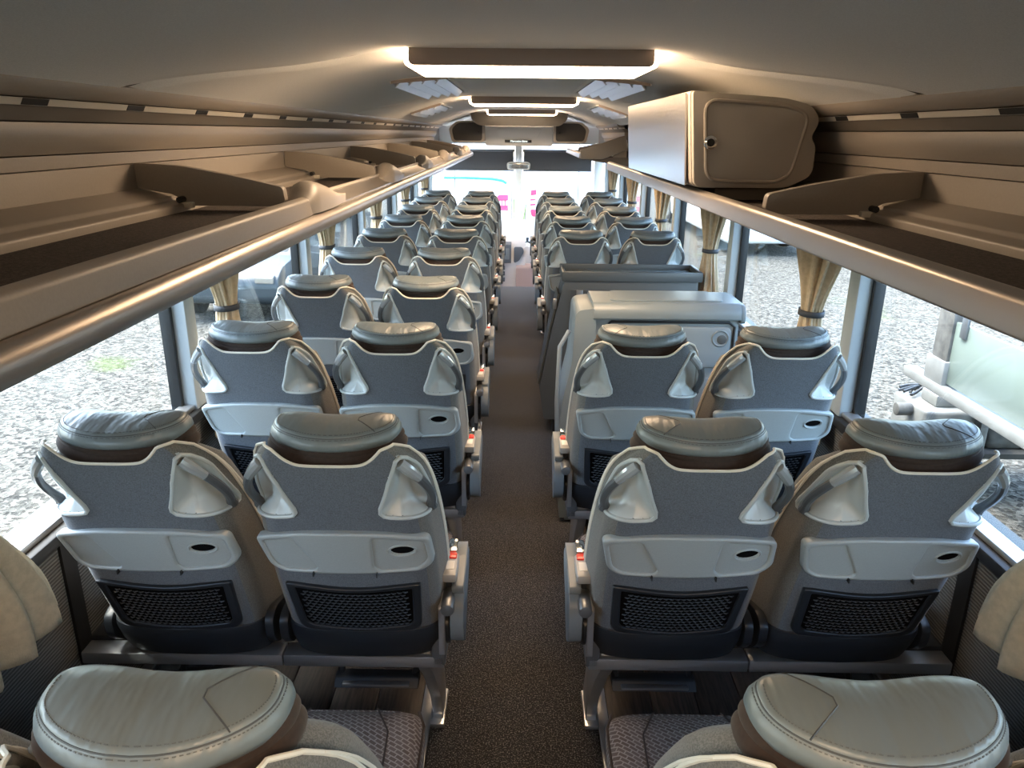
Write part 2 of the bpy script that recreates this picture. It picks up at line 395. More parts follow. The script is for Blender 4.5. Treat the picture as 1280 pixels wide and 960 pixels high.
# ceiling: dark backing with padded panels, arched seams between them
def ceil_z(x):
    x = abs(x); return 2.0 - 0.165 * (max(0.0, x - .38) / .61) ** 1.7
ceiling = struct(mk('ceiling', grid(lambda u, v: (lerp(-1.02, 1.02, u), lerp(YB, YF-.03, v), ceil_z(lerp(-1.02, 1.02, u)) + .022), 40, 2), 'ceiling_seam'))
struct(mk('trim_roof', box(-XW-.06, XW+.06, YB, YF-.1, 2.07, 2.12), 'rubber'))
SEAMS = [YB+.01, 2.72, 5.42, 8.02, YF-.05]
def seam_y(i, x):
    if i == 0 or i == len(SEAMS)-1: return SEAMS[i]
    return SEAMS[i] - .75 * sstep(.55, 1.02, abs(x)) ** 1.4
for i in range(len(SEAMS)-1):
    g = .013
    top = grid(lambda u, v: (lerp(-1.0, 1.0, u), lerp(seam_y(i, lerp(-1, 1, u)) + g, seam_y(i+1, lerp(-1, 1, u)) - g, v),
               ceil_z(lerp(-1.0, 1.0, u)) + .012 * (1 - sstep(0, .012, min(v, 1-v)))), 48, 60)
    mk('ceiling_panel', top, 'ceiling_cloth', ceiling)

# ================================================================== CEILING LAMPS, VENTS
ORD = ['first', 'second', 'third', 'fourth', 'fifth', 'sixth', 'seventh', 'eighth', 'ninth', 'tenth', 'eleventh', 'twelfth']
LAMPS = [(-0.74, 'wide warm ceiling lamp over the rearmost seats'), (2.56, 'wide warm ceiling lamp just behind the overhead locker, near the air grilles'),
         (5.86, 'warm ceiling lamp second behind the fold-up dark monitor'), (9.10, 'warm ceiling lamp right beside the dark monitor at the front')]
for y0, lb in LAMPS:
    t = thing('ceiling_lamp', lb, 'lamp', (0, y0, 2.0), 'ceiling lamps in a row along the aisle')
    prof = rpoly([(-.385, 2.003), (.385, 2.003), (.388, 1.950), (-.388, 1.950)], [.001, .001, .02, .02])
    mk('lamp_body', prism(prof, 'y', y0, y0+.46, .004), 'lamp_body', t)
    lens = rpoly([(-.405, 1.985), (-.40, 1.945), (.40, 1.945), (.405, 1.985), (.392, 1.985), (.390, 1.9495), (-.390, 1.9495), (-.392, 1.985)], [.001, .022, .022, .001, .001, .012, .012, .001])
    mk('lamp_lens', prism(lens, 'y', y0+.012, y0+.47), 'lamp_lens', t)['label'] = 'glowing diffuser'
    t.location.x = .03
def vent(s, y0, y1, x0, x1, label):
    t = thing('air_grille', label, 'air vent', (s*.5, y0, 1.98), 'air grilles in the ceiling')
    zc = lambda x: ceil_z(x) - .002
    mk('recess', grid(lambda u, v: (s*lerp(x0, x1, u), lerp(y0, y1, v), zc(lerp(x0, x1, u)) - .001), 8, 2), 'rack_dark', t)
    fr = [(s*x0, y0), (s*x1, y0), (s*x1, y1), (s*x0, y1)]
    mk('frame', join(tube([(s*lerp(x0, x1, k/8), y0, zc(lerp(x0, x1, k/8))) for k in range(9)], .010, 6), tube([(s*lerp(x0, x1, k/8), y1, zc(lerp(x0, x1, k/8))) for k in range(9)], .010, 6),
            tube([(s*x0, y0, zc(x0)), (s*x0, y1, zc(x0))], .010, 6), tube([(s*x1, y0, zc(x1)), (s*x1, y1, zc(x1))], .010, 6)), 'ceiling_cloth', t)
    mk('near_lip', prism([(s*x0, zc(x0)+.004), (s*x1, zc(x1)+.004), (s*x1, zc(x1)-.008), (s*x0, zc(x0)-.014)], 'y', y0-.012, y0+.006), 'lamp_body', t)
    for k in range(4):
        xa = lerp(x0, x1, (k + .35) / 4.2); z = zc(xa)
        mk('slat', prism([(s*xa, z+.004), (s*(xa+.006), z+.004), (s*(xa+.042), z-.032), (s*(xa+.036), z-.034)], 'y', y0+.03, y1-.03), 'vent_white', t)
for s, nm in ((-1, 'above the full row of seats'), (1, 'beside the overhead locker')):
    vent(s, 3.75, 5.15, .34, .60, 'long white louvred air grille in the ceiling ' + nm)
    vent(s, 6.30, 7.30, .62, .86, 'grey louvred ceiling grille further forward, ' + ('above the rack with the handrail' if s < 0 else 'above the gap in the luggage rack'))

# ================================================================== LUGGAGE RACKS
def rack(s, y0, y1, label, tube_rail, dividers, caps, near_end=None):
    t = thing('luggage_rack', label, 'luggage rack', (s*.9, y0, 1.45))
    P = lambda pts: [(s*a, z) for a, z in pts]
    mk('shelf', prism(P([(.64, 1.505), (.64, 1.524), (1.10, 1.524), (1.13, 1.44), (1.10, 1.43)]), 'y', y0, y1), 'rack_dark', t)
    mk('shelf_carpet', box(min(s*.655, s*.950), max(s*.655, s*.950), y0, y1, 1.524, 1.531), 'rack_carpet', t)['label'] = 'dark brown carpet lining'
    mk('air_duct', prism(P(rpoly([(.947, 1.524), (.950, 1.552), (.992, 1.557), (1.0, 1.568), (1.085, 1.590), (1.085, 1.524)], [.001, .006, .004, .004, .003, .001])), 'y', y0, y1), 'rack_beige', t)
    for a, b, m_, bul in (((1.085, 1.586), (1.092, 1.657), 'rack_beige', 0), ((1.082, 1.660), (1.082, 1.690), 'rack_beige', 0), ((1.078, 1.693), (1.050, 1.762), 'rack_beige', .010), ((1.052, 1.765), (1.028, 1.796), 'rack_dark', 0)):
        poly = [a] + [(lerp(a[0], b[0], q/6) - bul*math.sin(pi*q/6), lerp(a[1], b[1], q/6)) for q in range(1, 6)] + [b, (b[0]+.04, b[1]), (a[0]+.04, a[1])]
        mk('back_panel', prism(P(poly), 'y', y0, y1), m_, t)
    st = mk('hinge_strip', prism(P([(1.020, 1.795), (1.012, 1.809), (1.05, 1.811), (1.05, 1.795)]), 'y', y0, y1), 'rack_strip', t)
    st['label'] = 'pale strip with short black slots'
    ky = .36
    while ky < y1 - .2:
        if ky > y0 + .1: mk('slot', prism(P([(1.0182, 1.7955), (1.0110, 1.8082), (1.016, 1.8085), (1.024, 1.796)]), 'y', ky-.045, ky+.045), 'rubber', st)
        ky += .435
    roll = [(1.012, 1.811), (.994, 1.813), (.982, 1.822), (.972, 1.834), (.968, 1.846), (1.03, 1.86), (1.05, 1.83)]
    mk('cove_roll', prism(P(roll), 'y', y0, y1), 'rack_beige', t)
    lipp = rpoly([(.668, 1.526), (.650, 1.556), (.632, 1.570), (.612, 1.562), (.606, 1.515), (.645, 1.503)], [.002, .008, .008, .008, .004, .002])
    if tube_rail:
        cut = 2.33
        mk('front_lip', prism(P(lipp), 'y', y0, cut), 'rack_beige', t)
        edges = [cut+.02] + [d + .30 for d in dividers if d > cut+.5] + [y1]
        for a, b in zip(edges, edges[1:]):
            mk('front_lip', prism(P([(.668, 1.526), (.664, 1.552), (.656, 1.556), (.648, 1.545), (.606, 1.522), (.606, 1.512), (.645, 1.503)]), 'y', a+.02, b-.02), 'rack_metal', t)
            mk('lip_edge', tube([(s*.660, a+.05, 1.556), (s*.660, b-.05, 1.556)], .008, 8), 'rack_beige', t)
        pts = [(.602 + .020*math.cos(th), 1.489 + .027*math.sin(th)) for th in [2*pi*k/18 for k in range(18)]]
        mk('hand_rail', prism(P(pts), 'y', y0, y1), 'rack_metal', t)['label'] = 'rounded metal hand rail'
    else:
        mk('front_lip', prism(P(lipp), 'y', y0, y1), 'rack_metal', t)['label'] = 'smooth satin metal front edge'
    for d in dividers:
        dv = mk('divider', prism(P(rpoly([(1.084, 1.660), (.96, 1.654), (.80, 1.626), (.672, 1.598), (.668, 1.560), (.70, 1.545), (.935, 1.545), (.955, 1.560), (.99, 1.577), (1.084, 1.592)], [.004, .03, .03, .012, .006, .006, .006, .006, .006, .004])), 'y', d-.016, d+.016, .004), 'rack_beige', t)
        mk('clip', box(min(s*.925, s*.965), max(s*.925, s*.965), d-.034, d-.014, 1.540, 1.556, .003), 'rack_strip', dv)
        mk('knob', tube([(s*.955, d-.05, 1.563), (s*.955, d-.02, 1.563)], .009, 8), 'rubber', dv)
    for d in caps:
        R = []                                            # a smooth dome: steep at the rear, long tail forward
        for q in range(17):
            f_ = q / 16; y_ = d - .02 + .50 * f_; h_ = .062 * (sstep(0, .22, f_) * (1 - sstep(.20, 1.0, f_))) + .004; wd = .046 * (.35 + .65 * sstep(0, .2, f_)) * (1 - .45 * sstep(.5, 1, f_))
            R.append([(s * (.643 - .012*f_ + wd * math.cos(pi * g / 10)), y_, 1.545 + h_ * math.sin(pi * g / 10) ** .7) for g in range(11)] + [(s * (.643 - .012*f_ - wd), y_, 1.52), (s * (.643 - .012*f_ + wd), y_, 1.52)])
        mk('bracket_cap', loft(R), 'rack_beige', t, angle=60)
    return t
DV = [0.77, 2.20, 3.62, 5.05, 6.50, 7.95, 9.30]
rack(-1, YB+.01, 10.1, 'open beige luggage rack with round metal hand rail along the full row of seats', True, DV, [d for d in DV if d > 2])
rr = rack(1, YB+.01, 5.45, 'open beige luggage rack with flat metal edge carrying the steel-sided locker', False, [0.77, 2.12], [])
rf = rack(1, 7.92, 10.1, 'short separate luggage rack section beyond the gap, towards the windscreen', False, [8.9], [])
mk('end_panel', prism([(.612, 1.592), (1.06, 1.737), (1.08, 1.60), (.84, 1.506), (.625, 1.506)], 'y', 7.87, 7.92, .004), 'rack_beige', rf)

# overhead locker on the right rack
lk = thing('overhead_locker', 'boxy overhead locker with brushed steel side and keyed door on the luggage rack', 'locker', (.75, 3.3, 1.575))
face = rpoly([(.556, 1.888), (.87, 1.868), (.955, 1.846), (.99, 1.800), (.965, 1.745), (.985, 1.715), (.985, 1.62), (.90, 1.578), (.585, 1.578)], [.012, .06, .04, .03, .015, .015, .03, .03, .03])
mk('body', prism(face, 'y', 2.66, 4.08, .004), 'locker_plastic', lk)
mk('back_shell', prism([(lerp(.77, a, .985), lerp(1.72, b, .985)) for a, b in face], 'y', 2.630, 2.66, .012, 3), 'locker_plastic', lk)
mk('steel_side', prism([(.556, 1.880), (.575, 1.585), (.570, 1.583), (.550, 1.882)], 'y', 2.70, 4.09), 'steel', lk)['label'] = 'brushed steel side'
dr = rpoly([(.600, 1.858), (.86, 1.842), (.945, 1.818), (.905, 1.628), (.86, 1.600), (.625, 1.604)], [.045, .05, .05, .04, .04, .045])
dp = mk('door', plate(dr, [], .016, .006, lambda a, b, h: (a, 2.626 + h, b)), 'locker_plastic', lk)
ring = [(lerp(.765, a, 1.0), lerp(1.725, b, 1.0)) for a, b in dr]
mk('door_bead', tube([(a, 2.621, b) for a, b in ring], .007, 8, closed=True), 'rack_beige', dp)
lo = mk('lock', cyl((.626, 2.614, 1.725), 'y', .023, .012, 24, .003), 'chrome', dp)
mk('keyhole', cyl((.626, 2.607, 1.725), 'y', .013, .004, 16), 'rubber', dp)
mk('shadow_gap', box(.69, .93, 2.75, 4.0, 1.531, 1.580), 'rack_dark', lk)['label'] = 'dark block standing in for the shadow under the locker'  # solid dark block: the shade under the locker built as a shape

# ================================================================== SEATS
def yb(z): return .13 - .386 * (z - .5)
WT_ = [(.50, .190), (.62, .195), (.78, .196), (.90, .192), (1.0, .185), (1.05, .179), (1.09, .170), (1.12, .157), (1.14, .143), (1.156, .125)]
DT = [(.50, .16), (.70, .155), (.85, .140), (.95, .120), (1.05, .092), (1.10, .072), (1.13, .055), (1.156, .035)]
ZT_ = [(0, 1.112), (.2, 1.1125), (.29, 1.116), (.37, 1.127), (.44, 1.142), (.50, 1.151), (.57, 1.1545), (.65, 1.1545), (.75, 1.152), (.87, 1.146), (1, 1.136)]
def cat(table, x):
    x = min(max(x, table[0][0]), table[-1][0])
    for k in range(len(table) - 1):
        if x <= table[k+1][0]:
            (x0, y0), (x1, y1) = table[k], table[k+1]; t = (x - x0) / (x1 - x0)
            m0 = (y1 - table[k-1][1]) / (x1 - table[k-1][0]) if k else 0.0
            m1 = (table[k+2][1] - y0) / (table[k+2][0] - x0) if k + 2 < len(table) else (y1 - y0) / (x1 - x0)
            h = x1 - x0
            return (2*t**3-3*t*t+1)*y0 + (t**3-2*t*t+t)*h*m0 + (-2*t**3+3*t*t)*y1 + (t**3-t*t)*h*m1
ZT = [(k / 60, cat(ZT_, k / 60)) for k in range(61)]
WT = [(.50 + .66 * k / 80, cat(WT_, .50 + .66 * k / 80)) for k in range(81)]
def perim(u, z):
    """point and outward normal on the seat-back shell (before the handle recess); u from -1 to 1 round the back"""
    sg = 1 if u >= 0 else -1; a = abs(u); w = tab(WT, z); d = tab(DT, z); rc = min(.062, d * .85)
    if a < .45:
        x = (w - rc) * a / .45; y = yb(z) - .010 * (1 - (x / w) ** 2); nx, ny = .10 * x / w, -1
        y += 0
    elif a < .72:
        th = (a - .45) / .27 * pi / 2
        y0 = yb(z) - .010 * (1 - ((w - rc) / w) ** 2)
        x = w - rc + rc * math.sin(th); y = y0 + rc * (1 - math.cos(th)); nx, ny = math.sin(th), -math.cos(th)
    else:
        y0 = yb(z) - .010 * (1 - ((w - rc) / w) ** 2) + rc
        t = (a - .72) / .28; x = w + .010 * t; y = lerp(y0, yb(z) + d, t); nx, ny = 1, 0
    nv = Vector((sg * nx, ny, -.36 if a < .5 else -.2)).normalized()
    return Vector((sg * x, y, z)), nv
TRI = [Vector((.60 * .26, 1.112)), Vector((.385 * .26, .985)), Vector((.83 * .26, .972))]
def tri_sdf(p):
    p = Vector(p); d = 1e9; inside = True
    c = (TRI[0] + TRI[1] + TRI[2]) / 3
    for i in range(3):
        a, b_ = TRI[i], TRI[(i+1) % 3]; e = b_ - a; q = p - a
        t = max(0, min(1, q.dot(e) / e.dot(e))); d = min(d, (q - e * t).length)
        side = e.x * q.y - e.y * q.x; cs = e.x * (c - a).y - e.y * (c - a).x
        if side * cs < 0: inside = False
    return (-d if inside else d) - .016
def shell_pt(u, z):
    p, nv = perim(u, z); s_ = tri_sdf((abs(u) * .26, z))
    return p - nv * (.034 * sstep(0.002, -.030, s_) + (.0))

def ring_pts(hw, y0, y1, z, n=28, e=3.0, bow=0.0):
    r = []
    for k in range(n):
        th = 2 * pi * k / n; c, s_ = math.cos(th), math.sin(th)
        x = hw * math.copysign(abs(c) ** (2 / e), c); y = (y0 + y1) / 2 + (y1 - y0) / 2 * math.copysign(abs(s_) ** (2 / e), s_)
        r.append((x, y + bow * x * x, z))
    return r

P0, PITCH = .685, .803
XA, XWIN = .382, .825
HALF = (XWIN - XA) / 2 - .001
def build_seat(arm, wall=0):
    """arm: +1 / -1 the aisle seat, armrest and leg on that side; else wall: +1 / -1 the window seat, bracket on that side"""
    root = thing('coach_seat', '', 'seat', (0, 0, 0), 'grey coach seats in rows')
    # --- shell: fabric back, side fabric and the plastic handle inserts share one surface
    NU, NV = 120, 60
    vs, fs = grid(lambda u, v: shell_pt(u * 2 - 1, lerp(.52, tab(ZT, abs(u * 2 - 1)), v)), NU, NV)
    back, side, ins_l, ins_r = [], [], [], []
    for f in fs:
        i, j = f[0] % (NU+1), f[0] // (NU+1)
        u = (i + .5) / NU * 2 - 1; z = lerp(.52, tab(ZT, abs(u)), (j + .5) / NV)
        if tri_sdf((abs(u) * .26, z)) < .001: (ins_l if u < 0 else ins_r).append(f)
        elif abs(u) > .56: side.append(f)
        else: back.append(f)
    def sub(fl):
        ids = sorted({i for f in fl for i in f}); mp = {a: k for k, a in enumerate(ids)}
        return [vs[i] for i in ids], [tuple(mp[i] for i in f) for f in fl]
    bk = mk('backrest', sub(back), 'fabric', root, angle=80)
    sd = mk('side_cover', sub(side), 'fabric_side', root, angle=80)
    for sg, fl in ((-1, ins_l), (1, ins_r)):
        q = mk('handle_insert', sub(fl), 'insert_plastic', root, angle=80)
        c = (TRI[0] + TRI[1] + TRI[2]) / 3; rim = []
        for k in range(48):
            th = 2 * pi * k / 48; lo_, hi = 0, .2
            for _ in range(24):
                md = (lo_ + hi) / 2
                if tri_sdf((c.x + md * math.cos(th), c.y + md * math.sin(th))) < 0: lo_ = md
                else: hi = md
            p, nv = perim(sg * (c.x + lo_ * math.cos(th)) / .26, c.y + lo_ * math.sin(th)); rim.append(p + nv * .001)
        mk('rim', tube(rim, .0048, 8, closed=True), 'insert_plastic', q)
        pts = []
        for k in range(15):
            t = k / 14; p, nv = perim(sg * lerp(.575, .735, t), lerp(1.115, .962, t))
            nv = Vector((nv.x, nv.y, 0)).normalized(); pts.append(p + nv * (.015 * math.sin(pi * min(1, t * 1.05)) ** .7 if t < .95 else .004))
        mk('grip', tube(pts[4:], [.0100] * 9 + [.011, .012], 10), 'handle_grey', q)
        mk('grip_cap', tube(pts[:5], [.012, .0125, .012, .011, .0102], 10), 'grip_gloss', q)['label'] = 'shiny upper end of the grip'
    # --- cream piping along the top edge and down both front edges of the shell
    top = [shell_pt(-1 + 2*k/80, tab(ZT, abs(-1 + 2*k/80))) + Vector((0, 0, .001)) for k in range(81)]
    downL = [shell_pt(-1, lerp(.60, tab(ZT, 1), k/24)) for k in range(24)]
    downR = [shell_pt(1, lerp(tab(ZT, 1), .60, k/24)) for k in range(1, 25)]
    mk('piping', tube(downL + top + downR, .0032, 6), 'piping', bk)['label'] = 'cream piping'
    fr = [p + Vector((math.copysign(.002, p.x), .014, 0)) for p in downL[:]]
    for sg_, pl_ in ((-1, downL[::-1]), (1, downR)): mk('side_piping', tube([p + Vector((sg_*.001, .013 * min(1, q_ / 6), 0)) for q_, p in enumerate(pl_)], .0028, 6), 'piping', bk)
    # --- front padding
    rings = []
    for z in [.50, .56, .64, .72, .80, .88, .95, 1.01, 1.05, 1.08]:
        w = tab(WT, z); d = tab(DT, z)
        rings.append(ring_pts(w + .006, yb(z) + d - .016, yb(z) + d + .060, z, 32, 4.0, 0))
    rings.append(ring_pts(.145, yb(1.11) + .055, yb(1.11) + .125, 1.11, 32, 3.0, 0)); rings.append(ring_pts(.12, yb(1.13) + .055, yb(1.13) + .11, 1.13, 32, 2.6, 0))
    mk('front_pad', loft(rings), 'fabric_side', root, angle=70)
    # --- brown collar in two soft rolls, then the leather head pillow
    def roll(z0, h, hw, y0, y1, bow):
        R = []
        for k in range(9):
            a = -pi/2 + pi * k / 8; g = math.cos(a); z = z0 + h/2 + h/2 * math.sin(a)
            i_ = (1 - g) * h * .5
            R.append([(x, y, z + zz) for (x, y, _), zz in zip(ring_pts(hw - i_, y0 + i_, y1 - i_, 0, 48, 2.6, bow), [.9 * p[0]**2 for p in ring_pts(hw, 0, .1, 0, 48, 2.6)])])
        return loft(R)
    y_t = yb(1.11)
    mk('collar', join(roll(1.090, .038, .147, y_t + .004, y_t + .125, 1.0), roll(1.113, .030, .141, y_t + .008, y_t + .125, 1.0)), 'suede', root, angle=80)['label'] = 'dark brown suede collar under the head pillow'
    hw, y0, y1 = .136, y_t - .010, y_t + .124
    prof = [(.000, .030), (.004, .014), (.010, .004), (.018, .0), (.026, .002), (.033, .007), (.0360, .0105), (.0380, .0105), (.0405, .017), (.0440, .034), (.0460, .052), (.0465, .066)]
    R = []
    for hz, ins in prof:
        rg = []
        for (x, y, _) in ring_pts(hw - ins, y0 + ins, y1 - ins * .8, 0, 64, 2.8, 0.0):
            fy = (y - y0) / (y1 - y0)
            y2 = y + 1.9 * x * x * (.55 + .45 * (1 - fy)) - .006 * math.cos(min(1, abs(x)/.06) * pi/2) * fy * 0 
            if fy > .5: y2 -= .008 * math.exp(-(x/.07)**2) * (fy - .5) * 2
            rg.append((x, y2, 1.133 + hz * (1 + .12 * fy) + .008 * fy * (hz/.05) + .35 * x * x * (.4 + .6*hz/.05) - .004 * math.exp(-(x/.06)**2) * (hz/.07)))
        R.append(rg)
    hp = mk('head_pillow', loft(R), 'leather', root, angle=80); hp['label'] = 'grey leather head pillow'
    mk('seam', tube([Vector(p) + Vector((0, 0, -.001)) for p in R[6]], .0015, 5, closed=True), 'seam', hp)
    def stitch(ringi, off):
        o = []
        pts = R[ringi]; k = len(pts)
        for i in range(k):
            a, b_ = Vector(pts[i]), Vector(pts[(i+1) % k])
            if i < 30 and i > 2: continue
            for q in (0, .5):
                p0 = a.lerp(b_, q + .08); p1 = a.lerp(b_, q + .36); o.append(tube([p0, p1], .0009, 4))
        return join(*o)
    st_ = mk('stitching', join(stitch(5, 0), stitch(8, 0)), 'thread', hp); st_['kind'] = 'stuff'
    ja, jb = (55, 9) if arm >= 0 else (41, 23)
    mk('cross_seam', tube([Vector(R[k][ja]) for k in range(7, 12)] + [Vector(R[k][jb]) for k in range(11, 6, -1)], .0011, 5), 'seam', hp)
    # --- folding table with cup hole
    yt = lambda x, z: yb(z) - .0135 + .55 * x * x
    to = rpoly([(-.196, .905), (-.10, .9265), (0, .930), (.10, .9265), (.188, .908), (.196, .826), (.165, .800), (-.150, .795), (-.178, .815)], [.016, .05, .05, .05, .016, .022, .014, .03, .02])
    ell = [(.127 + .026 * math.cos(2*pi*k/28), .871 + .0135 * math.sin(2*pi*k/28)) for k in range(28)]
    ctop = lambda a, b, h: (a, yt(a, b) + h, b)
    hl = rpoly([(-.182, .893), (-.112, .908), (-.066, .818), (-.074, .808), (-.145, .806), (-.166, .820)], [.014, .008, .012, .008, .014, .014])
    hr_ = rpoly([(.064, .914), (.176, .897), (.182, .836), (.158, .811), (.074, .808), (.060, .822)], [.012, .014, .018, .014, .010, .010])
    tr = mk('tray_table', plate(to, [hl, hr_], .030, .006, ctop, .016), 'tray_plastic', root, angle=50); tr['label'] = 'pale grey folding tray table'
    big = lambda pl, k: [(lerp(sum(p[0] for p in pl)/len(pl), p[0], k), lerp(sum(p[1] for p in pl)/len(pl), p[1], k)) for p in pl]
    mk('tray_recess', plate(big(hl, 1.12), [], .008, .002, lambda a, b, h: (a, yt(a, b) - .004 + h, b), .016), 'tray_plastic', tr, angle=50)
    mk('tray_recess', plate(big(hr_, 1.10), [ell], .008, .002, lambda a, b, h: (a, yt(a, b) - .004 + h, b), .016), 'tray_plastic', tr, angle=50)
    lip = [(.127 + .030 * math.cos(2*pi*k/28), .869 + .017 * math.sin(2*pi*k/28)) for k in range(28)]
    mk('cup_rim', tube([ctop(a, b, -.0085) for a, b in lip], .0028, 6, closed=True), 'tray_plastic', tr)
    mk('cup_well', plate([(.127 + .027 * math.cos(2*pi*k/28), .871 + .0145 * math.sin(2*pi*k/28)) for k in range(28)], [], .004, .001, lambda a, b, h: (a, yt(a, b) - .0035 + h * .5, b)), 'net_back', tr)
    for xx in (-.078, .066): mk('notch', box(xx-.0012, xx+.0012, yt(xx, .80)-.024, yt(xx, .80)-.012, .795, .805), 'rubber', tr)
    # --- net pocket
    nf = lambda x, z: yb(z) - .014 - .010 * sstep(.56, .66, z) * 0 + .35 * x * x
    fo = rpoly([(-.158, .752), (-.140, .752), (0, .733), (.140, .752), (.158, .752), (.150, .60), (.136, .582), (0, .566), (-.136, .582), (-.150, .60)], [.006, .004, .06, .004, .006, .02, .02, .08, .02, .02])
    inn = rpoly([(-.138, .738), (0, .722), (.138, .738), (.130, .612), (.118, .600), (0, .585), (-.118, .600), (-.130, .612)], [.004, .05, .004, .01, .01, .06, .01, .01])
    pf = mk('net_pocket', plate(fo, [inn], .018, .004, lambda a, b, h: (a, nf(a, b) + h, b), .02), 'black_plastic', root); pf['label'] = 'black net pocket'
    mk('pocket_back', plate(inn, [], .004, .001, lambda a, b, h: (a, nf(a, b) - .001 + h, b), .02), 'net_back', pf)
    cords = []
    for r_ in range(13):
        z = .598 + .0107 * r_
        for c_ in range(19):
            x = -.128 + .0138 * c_ + (.0069 if r_ % 2 else 0)
            zt = z - .012 * (1 - (x/.13)**2)
            if abs(x) > .128 - (0.738 - z) * .06: continue
            cords.append(tube([(x-.0062, nf(x, zt)-.004, zt), (x, nf(x, zt)-.008, zt+.0005), (x+.0062, nf(x, zt)-.004, zt)], [.0010, .0022, .0010], 5))
    nn = mk('net', join(*cords), 'net_cord', pf); nn['kind'] = 'stuff'
    # --- lower shroud with pivot covers
    sh = []
    for z, hw_, a, b_ in ((.462, .175, .140, .30), (.474, .192, .116, .31), (.52, .199, .092, .31), (.562, .199, .076, .30), (.578, .196, .075, .29), (.586, .190, .084, .28)):
        sh.append(ring_pts(hw_, a, b_, z, 40, 5.0, .5))
    sh_o = mk('lower_shroud', loft(sh), 'black_plastic', root)
    for sg in (-1, 1):
        mk('pivot_cover', prism(rpoly([(.150, .488), (.110, .53), (.108, .585), (.150, .60), (.26, .57), (.27, .488)], .02), 'x', sg * .192, sg * .214, .006), 'black_plastic', sh_o)
    # --- cushion
    cu = []
    for z, ins in ((.425, .03), (.435, .012), (.455, .002), (.49, 0), (.512, .006), (.526, .020), (.532, .045), (.534, .09)):
        rg = []
        for (x, y, _) in ring_pts(.188 - ins, .215 + ins*.3, .705 - ins, 0, 56, 6.0):
            fy = (y - .12) / .58
            rg.append((x, y, z + .006 * fy + (.012 * sstep(.11, .17, abs(x)) - .004) * (1 if z > .5 else 0) - .02 * sstep(.88, 1.0, fy) * (1 if z > .5 else 0)))
        cu.append(rg)
    cs = mk('cushion', loft(cu), 'seat_weave', root, angle=70); cs['label'] = 'brown woven seat cushion'
    for sg in (-1, 1):
        mk('seam', tube([(sg*.118, .14, .531), (sg*.118, .40, .536), (sg*.110, .60, .536), (sg*.075, .675, .528)], .0022, 6), 'suede', cs)
        mk('side_piping', tube([(sg*.183, .16, .518), (sg*.185, .40, .524), (sg*.183, .63, .522), (sg*.165, .69, .506)], .0035, 6), 'suede', cs)
    mk('insert_patch', plate(rpoly([(-.10, .25), (.10, .25), (.105, .50), (.0, .60), (-.105, .50)], .05), [], .003, .001, lambda a, b, h: (a, b, .5345 + .006*(b-.12)/.58 + h)), 'fabric_side', cs)
    # --- foot rest on short arms
    ft = mk('foot_rest', prism(rpoly([(.20, .300), (.225, .322), (.262, .318), (.255, .300)], .006), 'x', -.115, .115, .004), 'black_plastic', root)
    mk('foot_rest_strip', box(-.092, .092, .196, .214, .309, .317, .003), 'alu_dark', ft)
    for sg in (-1, 1): mk('foot_rest_arm', tube([(sg*.10, .24, .312), (sg*.125, .34, .36), (sg*.125, .36, .45)], .010, 6), 'black_plastic', ft)
    # --- its share of the aluminium frame: bar sections, and the cast leg by the aisle or the bracket on the wall
    BX = lambda a_, b_, *r: box(min(a_, b_), max(a_, b_), *r)
    q = arm or wall; e1 = .195 if arm else XW - .062 - XWIN
    mk('cross_bar', BX(-q*HALF, q*e1, .130, .185, .428, .462, .004), 'alu', root)['label'] = 'aluminium cross bar'
    mk('cross_bar', BX(-q*HALF, q*min(e1, .20), .50, .54, .385, .42, .004), 'alu_dark', root)
    if arm:
        leg = rpoly([(.15, .50), (.14, .42), (.22, .33), (.36, .14), (.41, .03), (.40, .005), (.50, .005), (.51, .05), (.46, .18), (.42, .30), (.44, .40), (.58, .42), (.58, .455), (.40, .46), (.24, .475), (.20, .51)], .02)
        lg = mk('leg', prism(leg, 'x', arm*.160, arm*.128, .008, 3), 'alu', root); lg['label'] = 'cast aluminium leg'
        mk('foot', BX(arm*.165, arm*.120, .38, .54, .0005, .016, .004), 'alu', lg)
        mk('side_bracket', BX(arm*.20, arm*.165, .13, .30, .435, .52, .006), 'alu_dark', root)
    else:
        mk('wall_bracket', BX(wall*.20, wall*(XW - .058 - XWIN), .19, .27, .40, .47, .005), 'black_plastic', root)
    # --- aisle armrest with belt buckle and recline lever
    if arm:
        a = arm
        pod = rpoly([(.10, .535), (.085, .60), (.10, .650), (.16, .680), (.30, .690), (.335, .665), (.32, .62), (.24, .585), (.20, .53), (.155, .50)], [.03, .03, .02, .04, .03, .02, .03, .04, .03, .02])
        ar = mk('armrest', prism(pod, 'x', a*.218, a*.252, .010, 3), 'armrest', root); ar['label'] = 'grey fold-up armrest'
        mk('armrest_pad', prism(rpoly([(.12, .660), (.12, .680), (.24, .698), (.32, .694), (.32, .680)], .008), 'x', a*.222, a*.250, .006), 'armrest', ar)
        bk_ = mk('buckle', box(min(a*.196, a*.232), max(a*.196, a*.232),   .130, .235, .684, .708, .006), 'belt_grey', ar); bk_['label'] = 'pale belt buckle'
        mk('buckle_button', box(min(a*.201, a*.227), max(a*.201, a*.227), .205, .232, .705, .712, .003), 'red', ar)['label'] = 'red release button'
        mk('buckle_label', box(min(a*.204, a*.224), max(a*.204, a*.224), .155, .195, .7075, .7092), 'label_white', ar)
        mk('belt_tongue', box(min(a*.202, a*.226), max(a*.202, a*.226), .236, .300, .704, .714, .004), 'chrome', ar)['label'] = 'chrome belt tongue'
        lv = mk('recline_lever', cyl((a*.214, .105, .650), 'y', .0165, .085, 20, .004), 'alu_dark', root)
